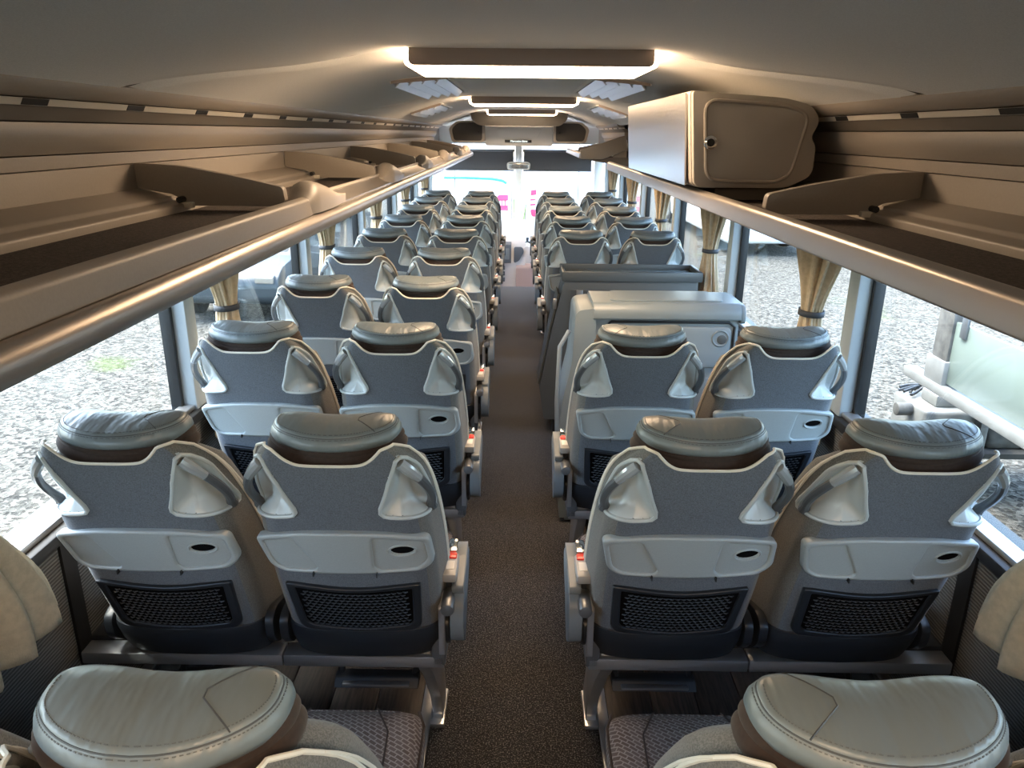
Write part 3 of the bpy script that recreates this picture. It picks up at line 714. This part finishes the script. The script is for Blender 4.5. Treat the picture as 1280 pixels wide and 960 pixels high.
        mk('lever_bracket', prism(rpoly([(.10, .49), (.10, .63), (.135, .66), (.165, .64), (.165, .49)], .008), 'x', a*.188, a*.204, .003), 'alu', root)
        mk('buckle_strap', box(min(a*.206, a*.220), max(a*.206, a*.220), .14, .24, .60, .686), 'black_plastic', ar)
    return root

protos = {1: build_seat(1), -1: build_seat(-1), 'left': build_seat(0, -1), 'right': build_seat(0, 1)}
used = set()
def place_seat(kind, x, y, label):
    o = protos[kind] if kind not in used else copy_tree(protos[kind])
    used.add(kind); o.location = (x, y, 0); o['label'] = label
    return o
ROWS = {-1: list(range(10)), 1: [0, 1, 2, 5, 6, 7, 8, 9]}
for s in (-1, 1):
    sidew = 'side opposite the cabinets' if s < 0 else 'cabinet side'
    for r in ROWS[s]:
        y = P0 + PITCH * r
        place_seat(-s, s*XA, y, 'grey coach seat beside the aisle, %s row from the windscreen, %s' % (ORD[9-r], sidew))
        place_seat('left' if s < 0 else 'right', s*XWIN, y, 'grey coach seat by the window, %s row from the windscreen, %s' % (ORD[9-r], sidew))

# ================================================================== CABINETS BY THE MIDDLE DOOR
ca = thing('service_cabinet', 'light grey rounded service cabinet behind the second seat pair, with curved lid', 'cabinet', (.6, 3.312, 0))
sideprof = rpoly([(.285, 1.0), (.96, 1.0), (.97, .62), (.97, .0), (.23, .0), (.215, .50), (.225, .62), (.275, .78)], [.05, .03, .01, .005, .005, .03, .05, .05])
mk('body', prism(sideprof, 'y', 3.200, 3.490, .012, 3), 'cab_light2', ca)
mk('shoulder_column', prism(rpoly([(.250, 1.022), (.335, 1.035), (.345, .80), (.29, .60), (.285, .02), (.205, .02), (.190, .48), (.205, .62), (.240, .78)], [.03, .02, .04, .04, .005, .005, .04, .05, .05]), 'y', 3.183, 3.503, .018, 3), 'cab_light', ca)
lid = mk('lid', prism(rpoly([(3.178, .985), (3.180, 1.025), (3.210, 1.055), (3.464, 1.058), (3.507, 1.03), (3.507, .985)], [.01, .03, .03, .03, .03, .01]), 'x', .325, .965, .010, 3), 'cab_light', ca)
mk('lid_inset', plate(rpoly([(.40, 3.239), (.90, 3.239), (.88, 3.457), (.42, 3.457)], .03), [], .006, .002, lambda a, b, h: (a, b, 1.0575 + h)), 'cab_light', lid)
mk('lid_end', prism(rpoly([(3.180, .97), (3.183, 1.02), (3.210, 1.048), (3.464, 1.05), (3.503, 1.02), (3.503, .97)], .02), 'x', .965, .985, .008), 'cab_light', ca)
tp = mk('table_panel', plate(rpoly([(.40, .955), (.93, .955), (.93, .83), (.90, .77), (.40, .77)], [.03, .03, .02, .02, .02]), [], .014, .005, lambda a, b, h: (a, 3.195 + h, b)), 'cab_light2', ca)
mk('panel_groove', tube([(.385, 3.196, .78), (.385, 3.196, .955), (.405, 3.196, .974), (.92, 3.196, .974), (.945, 3.196, .955), (.945, 3.196, .80)], .006, 8), 'rubber', ca)
for cx, r_ in ((.70, .028), (.885, .034)):
    rg = mk('cup_ring', tube([(cx + r_*math.cos(2*pi*k/32), 3.189, .905 + r_*math.sin(2*pi*k/32)) for k in range(32)], .005, 8, closed=True), 'cab_light', tp)
    mk('cup_recess', cyl((cx+.006, 3.189, .900), 'y', r_*.62, .006, 24, .002), 'cab_dark', rg)
mk('lower_panel', box(.42, .94, 3.192, 3.201, .30, .72, .004), 'cab_light', ca)
mk('grab_bar', tube([(.225, 3.200, .93), (.185, 3.190, .86), (.178, 3.187, .60), (.190, 3.190, .30), (.215, 3.200, .25)], .010, 10), 'cab_light2', ca)

cb = thing('door_cabinet', 'dark grey cabinet with rimmed tray top in front of the middle door well', 'cabinet', (.6, 4.396, 0))
bprof = rpoly([(.268, .955), (1.03, .955), (1.04, .10), (.165, .10), (.135, .30), (.20, .66), (.245, .86)], [.01, .01, .005, .01, .03, .04, .03])
mk('body', prism(bprof, 'y', 4.268, 4.524, .008), 'cab_dark', cb)
mk('plinth', box(.22, 1.0, 4.284, 4.508, 0.0, .10), 'rubber', cb)
tt = mk('tray_top', box(.255, 1.045, 4.256, 4.536, .952, .975, .004), 'cab_top', cb)
mk('tray_rim', join(box(.250, 1.05, 4.250, 4.264, .95, 1.005, .005), box(.250, 1.05, 4.527, 4.541, .95, 1.005, .005), box(.250, .270, 4.260, 4.532, .95, 1.005, .005), box(1.032, 1.052, 4.260, 4.532, .95, 1.005, .005)), 'cab_dark', tt)
mk('rear_panel', plate(rpoly([(.30, .90), (1.02, .90), (1.02, .25), (.28, .25)], .01), [], .008, .002, lambda a, b, h: (a, 4.264 + h, b)), 'cab_dark2', cb)
mk('recess_groove', tube([(.53, 4.260, .62), (.53, 4.260, .80), (.56, 4.260, .835), (1.0, 4.260, .835)], .010, 8), 'rubber', cb)
mk('recess_panel', plate(rpoly([(.55, .825), (1.0, .825), (1.0, .45), (.55, .45)], .03), [], .008, .002, lambda a, b, h: (a, 4.258 + h, b)), 'cab_light', cb)
bpz = mk('bracket_plate', box(.335, .372, 4.253, 4.261, .72, .90, .003), 'alu_dark', cb)
for z in (.76, .86): mk('screw', cyl((.3535, 4.251, z), 'y', .006, .004, 12), 'chrome', bpz)
mk('side_door', prism([(.240, .86), (.195, .66), (.135, .32), (.125, .32), (.186, .66), (.231, .87)], 'y', 4.292, 4.508), 'cab_dark', cb)
mk('side_latch', box(.205, .225, 4.284, 4.304, .78, .84, .003), 'alu', cb)

# ================================================================== CURTAINS
def curtain(s, py, half_top, half_bot, label, skew=0.0, zb=.64, amp=.034):
    ztop = 1.426; tie = 1.115
    def width(z, t_, h_t, h_b):
        if z > tie: return lerp(t_, h_t, sstep(tie, ztop, z) ** .8)
        return lerp(t_, h_b, sstep(tie, zb, z) ** .7)
    ph = py * 3.1
    def fn(u, v):
        z = lerp(zb, ztop, v); th = 2 * pi * u
        ry = width(z, .048, half_top, half_bot); rx = width(z, .034, .052, .056)
        k = 11 if half_bot < .2 else 14; away = abs(z - tie) / .35
        fl = 1 + min(.34 if half_bot < .2 else .62, .10 + .30 * away + (.25 if half_bot > .2 else 0)) * math.cos(k * th + ph + .9 * math.sin(z * 4 + ph)) + .10 * math.cos((k + 6) * th + z * 3)
        zz = z + (.010 * math.sin(5 * th + ph) if v == 0 else 0)
        return (s * (XW - .080 + rx * math.cos(th) * fl), py + ry * math.sin(th) * (1 + (fl - 1) * .55) + skew * sstep(tie, zb, z), zz)
    o = mk('curtain', grid(fn, 144, 44), 'curtain', None, angle=80, loc=(s*(XW-.07), py, zb))
    so = o.modifiers.new('thick', 'SOLIDIFY'); so.thickness = .003
    ring = [(s * (XW - .080 + .046 * math.cos(th)), py + .060 * math.sin(th), 1.115) for th in [2*pi*k/20 for k in range(20)]]
    vs, fs = [], []
    for dz in (-.011, .011): vs += [(p[0], p[1], p[2] + dz) for p in ring]
    fs = [(k, (k+1) % 20, 20 + (k+1) % 20, 20 + k) for k in range(20)]
    b_ = mk('tie_band', (vs, fs), 'band', o); b_['label'] = 'dark tie band'
    q = b_.modifiers.new('thick', 'SOLIDIFY'); q.thickness = .004
    tag(o, label, 'curtain', 'beige tied window curtains')
for s, nm in ((-1, 'side opposite the cabinets'), (1, 'cabinet side')):
    for k, py in enumerate(PILLARS[1:7]):
        if k == 0: curtain(s, py + .27, .16, .205, 'beige curtain hanging at the window beside the rearmost seats, ' + nm, .02, .68)
        else: curtain(s, py + .25, .17, .16, 'beige curtain tied at the %s window post from the windscreen, %s' % (ORD[5-k], nm))

# ================================================================== FRONT OF THE BUS
ws = struct(mk('window_19', box(-1.12, 1.12, YF+.02, YF+.026, -.30, 1.52), 'glass_front'))
struct(mk('trim_windscreen', join(box(-1.22, -1.08, YF-.12, YF+.06, -.6, 1.62, .02), box(1.08, 1.22, YF-.12, YF+.06, -.6, 1.62, .02), box(-.045, .045, YF-.01, YF+.05, -.3, 1.62, .01)), 'white_plastic'))
struct(mk('wall_front', join(box(-1.22, 1.22, YF-.02, YF+.08, -.75, -.28), box(-1.22, 1.22, YF-.02, YF+.08, 1.60, 2.1)), 'white_plastic'))
hd = thing('front_header', 'white moulded header panel above the windscreen with a small display board', 'panel', (0, 10.3, 1.58))
mk('panel', prism(rpoly([(-.44, 1.90), (.44, 1.90), (.44, 1.585), (-.44, 1.585)], .03), 'y', 10.34, 10.60, .01), 'white_plastic', hd)
mk('flap', prism(rpoly([(-.30, 1.80), (.30, 1.80), (.24, 1.685), (-.24, 1.685)], .03), 'y', 10.30, 10.335, .008), 'white_plastic', hd)
ds = mk('display', box(-.185, .165, 10.325, 10.345, 1.628, 1.662, .002), 'display', hd)
txt = bpy.data.curves.new('sign_text', 'FONT'); txt.body = 'Mercedes-Benz'; txt.size = .036; txt.align_x = 'CENTER'; txt.align_y = 'CENTER'; txt.extrude = .0008
to_ = bpy.data.objects.new('tmp_text', txt); COL.objects.link(to_)
tm = bpy.data.meshes.new_from_object(to_.evaluated_get(bpy.context.evaluated_depsgraph_get()))
mk('display_text', ([(v.co.x, 10.3235 - v.co.z, 1.645 + v.co.y) for v in tm.vertices], [tuple(p.vertices) for p in tm.polygons]), 'led_text', ds, smooth=False)
bpy.data.objects.remove(to_); bpy.data.curves.remove(txt)
for s, nm in ((-1, 'above the driver corner'), (1, 'above the entrance corner')):
    fl = thing('front_locker', 'dark rounded locker door beside the white header, ' + nm, 'locker', (s*.66, 10.1, 1.64))
    mk('body', prism(rpoly([(s*.44, 1.63), (s*.86, 1.63), (s*.90, 1.80), (s*.80, 1.885), (s*.44, 1.895)], .04), 'y', 10.12, 10.6, .01), 'locker_plastic', fl)
    d_ = mk('door', plate(rpoly([(s*.47, 1.65), (s*.83, 1.65), (s*.86, 1.79), (s*.78, 1.865), (s*.47, 1.87)], .04), [], .012, .005, lambda a, b, h: (a, 10.116 + h, b)), 'screen_dark', fl)
    mk('lock', cyl((s*.52, 10.106, 1.755), 'y', .014, .01, 16, .003), 'rubber', d_)
mn = thing('monitor', 'dark fold-up monitor hanging from the ceiling at the front', 'monitor', (0, 9.75, 1.83))
mk('housing', prism(rpoly([(-.60, 1.985), (.60, 1.985), (.585, 1.90), (.50, 1.83), (-.50, 1.83), (-.585, 1.90)], [.01, .01, .08, .08, .08, .08]), 'y', 9.72, 9.80, .01, 3), 'screen_dark', mn)
mk('lower_edge', box(-.42, .42, 9.73, 9.79, 1.822, 1.836, .004), 'white_plastic', mn)
for s in (-1, 1):
    b_ = thing('sun_blind', 'black roller sun blind pulled down at the windscreen, ' + ('driver half' if s < 0 else 'entrance half'), 'blind', (s*.56, YF-.06, 1.22))
    mk('cloth', box(min(s*.075, s*1.04), max(s*.075, s*1.04), YF-.062, YF-.056, 1.24, 1.50), 'blind', b_)
    mk('bottom_bar', tube([(s*.07, YF-.06, 1.238), (s*1.045, YF-.06, 1.238)], .010, 8), 'alu_dark', b_)
    mk('roller', tube([(s*.06, YF-.06, 1.51), (s*1.05, YF-.06, 1.51)], .018, 10), 'alu_dark', b_)
mr = thing('rear_view_mirror', 'small interior mirror on the white windscreen post', 'mirror', (0, YF-.10, 1.25))
mk('housing', prism(rpoly([(-.16, 1.25), (.16, 1.25), (.17, 1.34), (.12, 1.36), (-.12, 1.36), (-.17, 1.34)], .03), 'y', YF-.12, YF-.075, .01), 'white_plastic', mr)
mk('mirror_glass', plate(rpoly([(-.14, 1.265), (.14, 1.265), (.145, 1.335), (.11, 1.347), (-.11, 1.347), (-.145, 1.335)], .025), [], .003, .001, lambda a, b, h: (a, YF-.122+h, b)), 'chrome', mr)
mk('stem', tube([(0, YF-.08, 1.32), (0, YF-.02, 1.42), (0, YF, 1.46)], .014, 8), 'white_plastic', mr)
da = thing('dashboard', 'pale curved dashboard with dark instrument cluster ahead of the aisle', 'dashboard', (-.35, 10.4, -.62))
mk('body', prism(rpoly([(10.0, -.62), (9.92, .10), (10.02, .42), (10.30, .62), (11.1, .56), (11.15, -.62)], [.01, .06, .10, .12, .05, .01]), 'x', -1.08, .10, .03, 3), 'dash', da)
mk('instrument_cluster', prism(rpoly([(9.90, .12), (9.93, .36), (10.07, .40), (10.05, .12)], .01), 'x', -.30, -.085, .012), 'dash_dark', da)
mk('cluster_glass', box(-.21, -.11, 9.885, 9.905, .17, .31, .004), 'cab_light', da)
mk('console_pocket', prism(rpoly([(-.05, .33), (.06, .33), (.085, .27), (.02, .15), (-.05, .12)], .03), 'y', 9.905, 9.96, .006), 'dash_dark', da)
mk('lower_panel', prism(rpoly([(9.90, -.60), (9.90, .06), (9.95, .12), (9.99, -.60)], .02), 'x', -.02, .22, .01), 'dash_pink', da)
for z in (-.02, .055, -.10): mk('air_outlet', box(-.275, -.165, 9.905, 9.94, z-.026, z+.026, .004), 'dash_dark', da)
mk('side_bulge', prism(rpoly([(.10, .35), (.22, .30), (.14, .0), (.0, -.30), (.0, .1)], .05), 'y', 9.95, 10.3, .02), 'dash', da)
stp = thing('entrance_step', 'pinkish grey entrance step with pale edge at the front door', 'step', (.55, 9.5, -.62))
mk('tread', prism(rpoly([(.02, 9.0), (1.1, 9.0), (1.1, 9.9), (.25, 9.9), (.05, 9.5)], .05), 'z', -.62, -.30, .01), 'dash_pink', stp)
mk('edge_strip', tube([(.02, 9.02, -.295), (.05, 9.5, -.295), (.25, 9.9, -.295)], .018, 8), 'white_plastic', stp)

# ================================================================== OUTSIDE
GZ = -1.38
ground = mk('ground', ([(-70, -30, GZ), (70, -30, GZ), (70, 110, GZ), (-70, 110, GZ)], [(0, 1, 2, 3)]), 'gravel', smooth=False); struct(ground)

def wheel(parent, c, axis, r, wd):
    w_ = mk('wheel', cyl(c, axis, r, wd, 28, .05), 'tyre', parent)
    mk('rim', cyl(c, axis, r*.55, wd + .02, 20, .02), 'dirty_grey', w_)
# lorry alongside on the cabinet side
lr = thing('flatbed_lorry', 'white flatbed lorry parked alongside, pale drop side and orange marker lamp', 'lorry', (4.5, 3.4, GZ))
mk('drop_side', box(3.46, 3.50, 1.2, 5.80, -.14, .37, .008), 'truck_green_white', lr)
mk('bed_edge', box(3.40, 3.52, 1.0, 6.35, -.235, -.155, .01), 'lorry_white', lr)
mk('bed_floor', box(3.52, 5.9, 1.0, 5.9, -.24, -.15), 'chassis', lr)
mk('far_side', box(5.86, 5.90, 1.2, 5.80, -.14, .37, .008), 'truck_green_white', lr)
cp = mk('corner_post', prism(rpoly([(5.80, -.15), (6.02, -.15), (6.02, .62), (5.86, .62), (5.80, .40)], .03), 'x', 3.44, 3.56, .015), 'dirty_grey', lr)
mk('post_foot', box(3.42, 3.56, 5.78, 6.06, -.16, .04, .01), 'lorry_white', cp)
mk('latch', box(3.44, 3.462, 5.62, 5.70, .27, .44, .006), 'alu_dark', lr)
mk('dark_strip', prism(rpoly([(3.62, .36), (3.95, .36), (3.95, .58), (3.62, .58)], .04), 'y', 1.2, 5.78, .02), 'cab_dark2', lr)  # dark block added in place of the lorry's dark interior above the drop side
mk('marker_lamp', cyl((3.452, 4.60, .07), 'x', .045, .03, 20, .008), 'orange', lr)
for xx in (4.0, 4.9): mk('chassis_rail', box(xx, xx+.15, .8, 6.9, -.56, -.26), 'chassis', lr)
for y_ in (1.8, 3.2, 4.35): mk('side_support', box(3.50, 3.62, y_, y_+.10, -.80, -.24), 'dirty_grey', lr)
mk('underrun_rail', box(3.50, 3.56, 1.4, 4.5, -.86, -.70, .01), 'dirty_grey', lr)
for y_ in (2.4, 1.3): wheel(lr, (3.98, y_, GZ+.48), 'x', .48, .30); wheel(lr, (5.4, y_, GZ+.48), 'x', .48, .30)
mk('cab', prism(rpoly([(8.6, -.75), (8.6, 1.1), (9.0, 1.25), (10.3, 1.1), (10.8, .1), (10.8, -.75)], .12), 'x', 7.2, 9.2, .06, 3), 'lorry_white', None) if False else None
tk = lr
mk('tank_body', box(3.62, 4.22, 6.25, 6.85, -.93, -.55, .04, 3), 'lorry_white', tk)
mk('tank_body', box(4.26, 4.80, 6.30, 6.88, -.93, -.58, .04, 3), 'dirty_grey', tk)
mk('valve_box', box(3.75, 4.02, 6.35, 6.62, -.55, -.44, .02, 2), 'lorry_white', tk)
mk('strap', box(4.06, 4.12, 6.23, 6.87, -.95, -.535), 'chassis', tk); mk('strap', box(4.60, 4.66, 6.28, 6.9, -.95, -.565), 'chassis', tk)
mk('support_tray', box(3.55, 5.0, 6.2, 6.95, -.98, -.93), 'chassis', tk)
cab_ = []
for k in range(9):
    a = random.uniform(3.6, 4.0); b_ = random.uniform(4.2, 5.1); y_ = random.uniform(6.4, 6.95)
    cab_.append(tube([(lerp(a, b_, q/10), y_ + .08*math.sin(q*.9+k), -.53 + .10*math.sin(pi*q/10) + random.uniform(-.02, .02)) for q in range(11)], .014, 6))
mk('cables', join(*cab_), 'rubber', tk)['kind'] = 'stuff'
mk('connector', box(4.45, 4.62, 6.5, 6.65, -.55, -.47, .02), 'orange', tk)
mk('pipe_end', cyl((3.55, 6.5, -.62), 'x', .06, .14, 16, .01), 'dirty_grey', tk)

# white box lorries standing ahead of the windscreen
def box_lorry(x0, x1, y0, ln, label, red, cyan, top=2.3):
    t = thing('box_lorry', label, 'lorry', ((x0+x1)/2, y0+ln/2, GZ))
    mk('box_body', box(x0, x1, y0, y0+ln, -.85, top, .05, 3), 'white_paint', t)
    mk('rear_frame', join(box(x0-.02, x0+.06, y0-.03, y0, -.85, top), box(x1-.06, x1+.02, y0-.03, y0, -.85, top), box(x0, x1, y0-.03, y0, top-.08, top), box(x0, x1, y0-.03, y0, -.85, -.75)), 'white_paint', t)
    mk('door_gap', box((x0+x1)/2-.008, (x0+x1)/2+.008, y0-.004, y0+.01, -.74, top-.09), 'rubber', t)
    mk('bumper', box(x0+.1, x1-.1, y0-.06, y0+.06, -1.05, -.92, .02), 'chassis', t)
    for xx in (x0+.25, x1-.25):
        for yy in (y0+1.2, y0+ln-1.2): wheel(t, (xx, yy, GZ+.48), 'x', .48, .28)
    mk('chassis_rail', box((x0+x1)/2-.45, (x0+x1)/2+.45, y0+.1, y0+ln, -1.05, -.85), 'chassis', t)
    for k, pl in enumerate(red): mk('livery_mark', prism(pl, 'y', y0-.036, y0-.026), 'red_paint', t)
    if cyan: mk('livery_line', tube(cyan, .03, 6), 'cyan_paint', t)
    return t
def arch(cx, cz, w_, h_):            # the red letter form: an arch lying on its side with a straight foot
    n_ = 10; o = []
    hw, hh = w_/2, h_/2
    top = [(cx-hw*.75 + .0, cz+hh*.25), (cx-hw*.6, cz+hh*.7), (cx-hw*.2, cz+hh), (cx+hw, cz+hh), (cx+hw, cz+hh*.30), (cx-hw*.1, cz+hh*.30), (cx-hw*.42, cz+hh*.05), (cx-hw*.42, cz-hh*.1), (cx-hw*.1, cz-hh*.35), (cx+hw, cz-hh*.35), (cx+hw, cz-hh), (cx+hw*.1, cz-hh*.93), (cx-hw, cz-hh), (cx-hw, cz-hh*.3), (cx-hw*.75, cz-hh*.2)]
    return top
L1y, L2y = 18.0, 19.2
red1 = [arch(-.40, .20, .34, .36), [(-.385, .27), (-.365, .27), (-.365, .12), (-.385, .12)], [(-.31, .27), (-.29, .27), (-.29, .12), (-.31, .12)]]
red2 = [[(.32, .40), (.45, .42), (.45, .30), (.32, .28)], [(.31, .19), (.44, .20), (.44, .165), (.31, .155)], [(.31, .07), (.44, .08), (.44, .045), (.31, .035)], rpoly([(.31, -.06), (.45, -.06), (.46, -.24), (.34, -.22)], .05)]
cy = [(-2.3, L1y-.03, .76), (-1.2, L1y-.03, .76), (-.6, L1y-.03, .74), (-.36, L1y-.03, .70), (-.27, L1y-.03, .64)]
box_lorry(-2.75, -.18, L1y, 6.5, 'white box lorry with thin cyan line and red letter ahead of the driver half', red1, cy)
box_lorry(.22, 2.75, L2y, 6.5, 'white box lorry with stacked red marks ahead of the entrance half', red2, None)
def parked_coach(name, label, x0, x1, y0, ln, top, stripe, body='white_paint'):
    t = thing(name, label, 'coach', ((x0+x1)/2, y0+ln/2, GZ))
    mk('body', box(x0, x1, y0, y0+ln, -1.05, top, .15, 4), body, t)
    for s_, xx in ((-1, x0), (1, x1)):
        for k in range(5):
            a = y0 + .5 + k * (ln-1) / 5
            w_ = mk('side_window', box(min(xx, xx+s_*.012), max(xx, xx+s_*.012), a+.05, a+(ln-1)/5-.05, .15, 1.05, .004), 'dark_glass', t)
        if stripe: mk('stripe', prism([(y0+.4, -.35), (y0+ln*.7, -.20), (y0+ln*.7, -.10), (y0+.4, -.15)], 'x', xx, xx+s_*.012), 'red_paint', t)
    mk('rear_window', box(x0+.25, x1-.25, y0-.012, y0+.02, .25, 1.15, .004), 'dark_glass', t)
    for xx in (x0+.14, x1-.14):
        for yy in (y0+2.2, y0+ln-2.4): wheel(t, (xx, yy, GZ+.48), 'x', .48, .30)
    for xx in (x0+.3, x1-.3): mk('tail_lamp', box(xx-.05, xx+.05, y0-.02, y0+.03, -.62, -.42, .01), 'red_paint', t)
    return t
parked_coach('parked_coach', 'white coach with red stripe parked on the gravel ahead on the cabinet side', 5.6, 8.1, 20.5, 10.5, 1.75, True)
parked_coach('parked_coach', 'white coach parked ahead on the side opposite the cabinets', -8.6, -6.1, 21.0, 10.5, 1.85, False)
# dark estate car
cx0, cy0 = -4.9, 12.4
cr_ = thing('parked_car', 'dark blue-grey car parked on the gravel by the side windows', 'car', (cx0, cy0+2, GZ))
prof = [(cy0, -1.05), (cy0+.02, -.62), (cy0+.35, -.45), (cy0+1.25, -.38), (cy0+1.95, .08), (cy0+2.4, .16), (cy0+3.6, .12), (cy0+4.25, -.35), (cy0+4.4, -.6), (cy0+4.4, -1.05)]
mk('body', prism(rpoly(prof, .15), 'x', cx0-.9, cx0+.9, .10, 3), 'car_paint', cr_)
mk('windscreen', prism([(cy0+1.28, -.40), (cy0+1.93, .04), (cy0+1.90, .06), (cy0+1.25, -.37)], 'x', cx0-.72, cx0+.72), 'car_glass', cr_)
for s in (-1, 1):
    mk('side_window', prism(rpoly([(cy0+1.55, -.38), (cy0+2.05, .02), (cy0+3.5, .02), (cy0+3.95, -.38)], .05), 'x', cx0+s*.895, cx0+s*.91), 'car_glass', cr_)
    for yy in (cy0+.85, cy0+3.55): wheel(cr_, (cx0+s*.82, yy, GZ+.33), 'x', .33, .22)
    mk('head_lamp', box(cx0+s*.68-.16, cx0+s*.68+.16, cy0-.01, cy0+.12, -.68, -.54, .02), 'chrome', cr_)
# trees and weeds
def bush(name, label, cat, c, r, h, n_, group, trunk=True):
    t = thing(name, label, cat, (c[0], c[1], GZ), group)
    vs, fs = [], []
    for k in range(n_):
        th = random.uniform(0, 2*pi); ph = math.acos(random.uniform(-.6, 1)); q = random.uniform(.55, 1)
        p = Vector((c[0] + r*q*math.sin(ph)*math.cos(th), c[1] + r*q*math.sin(ph)*math.sin(th), GZ + h*.62 + h*.38*q*math.cos(ph)))
        sz = random.uniform(.12, .22); a = Vector((random.uniform(-1, 1), random.uniform(-1, 1), random.uniform(-1, 1))).normalized(); b_ = a.orthogonal().normalized()
        i = len(vs); vs += [tuple(p - a*sz), tuple(p + b_*sz*.5), tuple(p + a*sz), tuple(p - b_*sz*.5)]; fs.append((i, i+1, i+2, i+3))
    f_ = mk('foliage', (vs, fs), 'leaf', t, smooth=False); f_['kind'] = 'stuff'
    if trunk: mk('trunk', tube([(c[0], c[1], GZ), (c[0]+.05, c[1], GZ+h*.4), (c[0], c[1]+.05, GZ+h*.75)], [.14, .11, .05], 8), 'bark', t)
for k, (x, y, r, h) in enumerate([(-14, 20, 2.2, 5.5), (-16, 27, 2.6, 6.5), (-13.5, 33, 2.4, 6), (-11, 40, 3, 7), (13, 34, 2.6, 6.5), (17, 28, 2.4, 6)]):
    bush('tree', 'leafy tree, %s from the bus, at the yard edge beyond the ' % ORD[k if k < 4 else 5-k] + ('dark car' if x < 0 else 'striped coach'), 'tree', (x, y), r, h, 1500, 'trees around the yard')
wd_ = thing('weed', 'tall green weed growing between the two white box lorries', 'plant', (-.02, 17.4, GZ))
for k in range(7):
    th = k * 2.4; q = .05 + .02*k
    mk('stalk', tube([(-.02, 17.4, GZ), (-.02 + q*math.cos(th)*.5, 17.4 + q*math.sin(th), GZ+.7), (-.02 + q*math.cos(th)*1.6, 17.4 + q*math.sin(th)*1.6, GZ+1.2+.08*k)], [.03, .025, .008], 6), 'leaf', wd_)
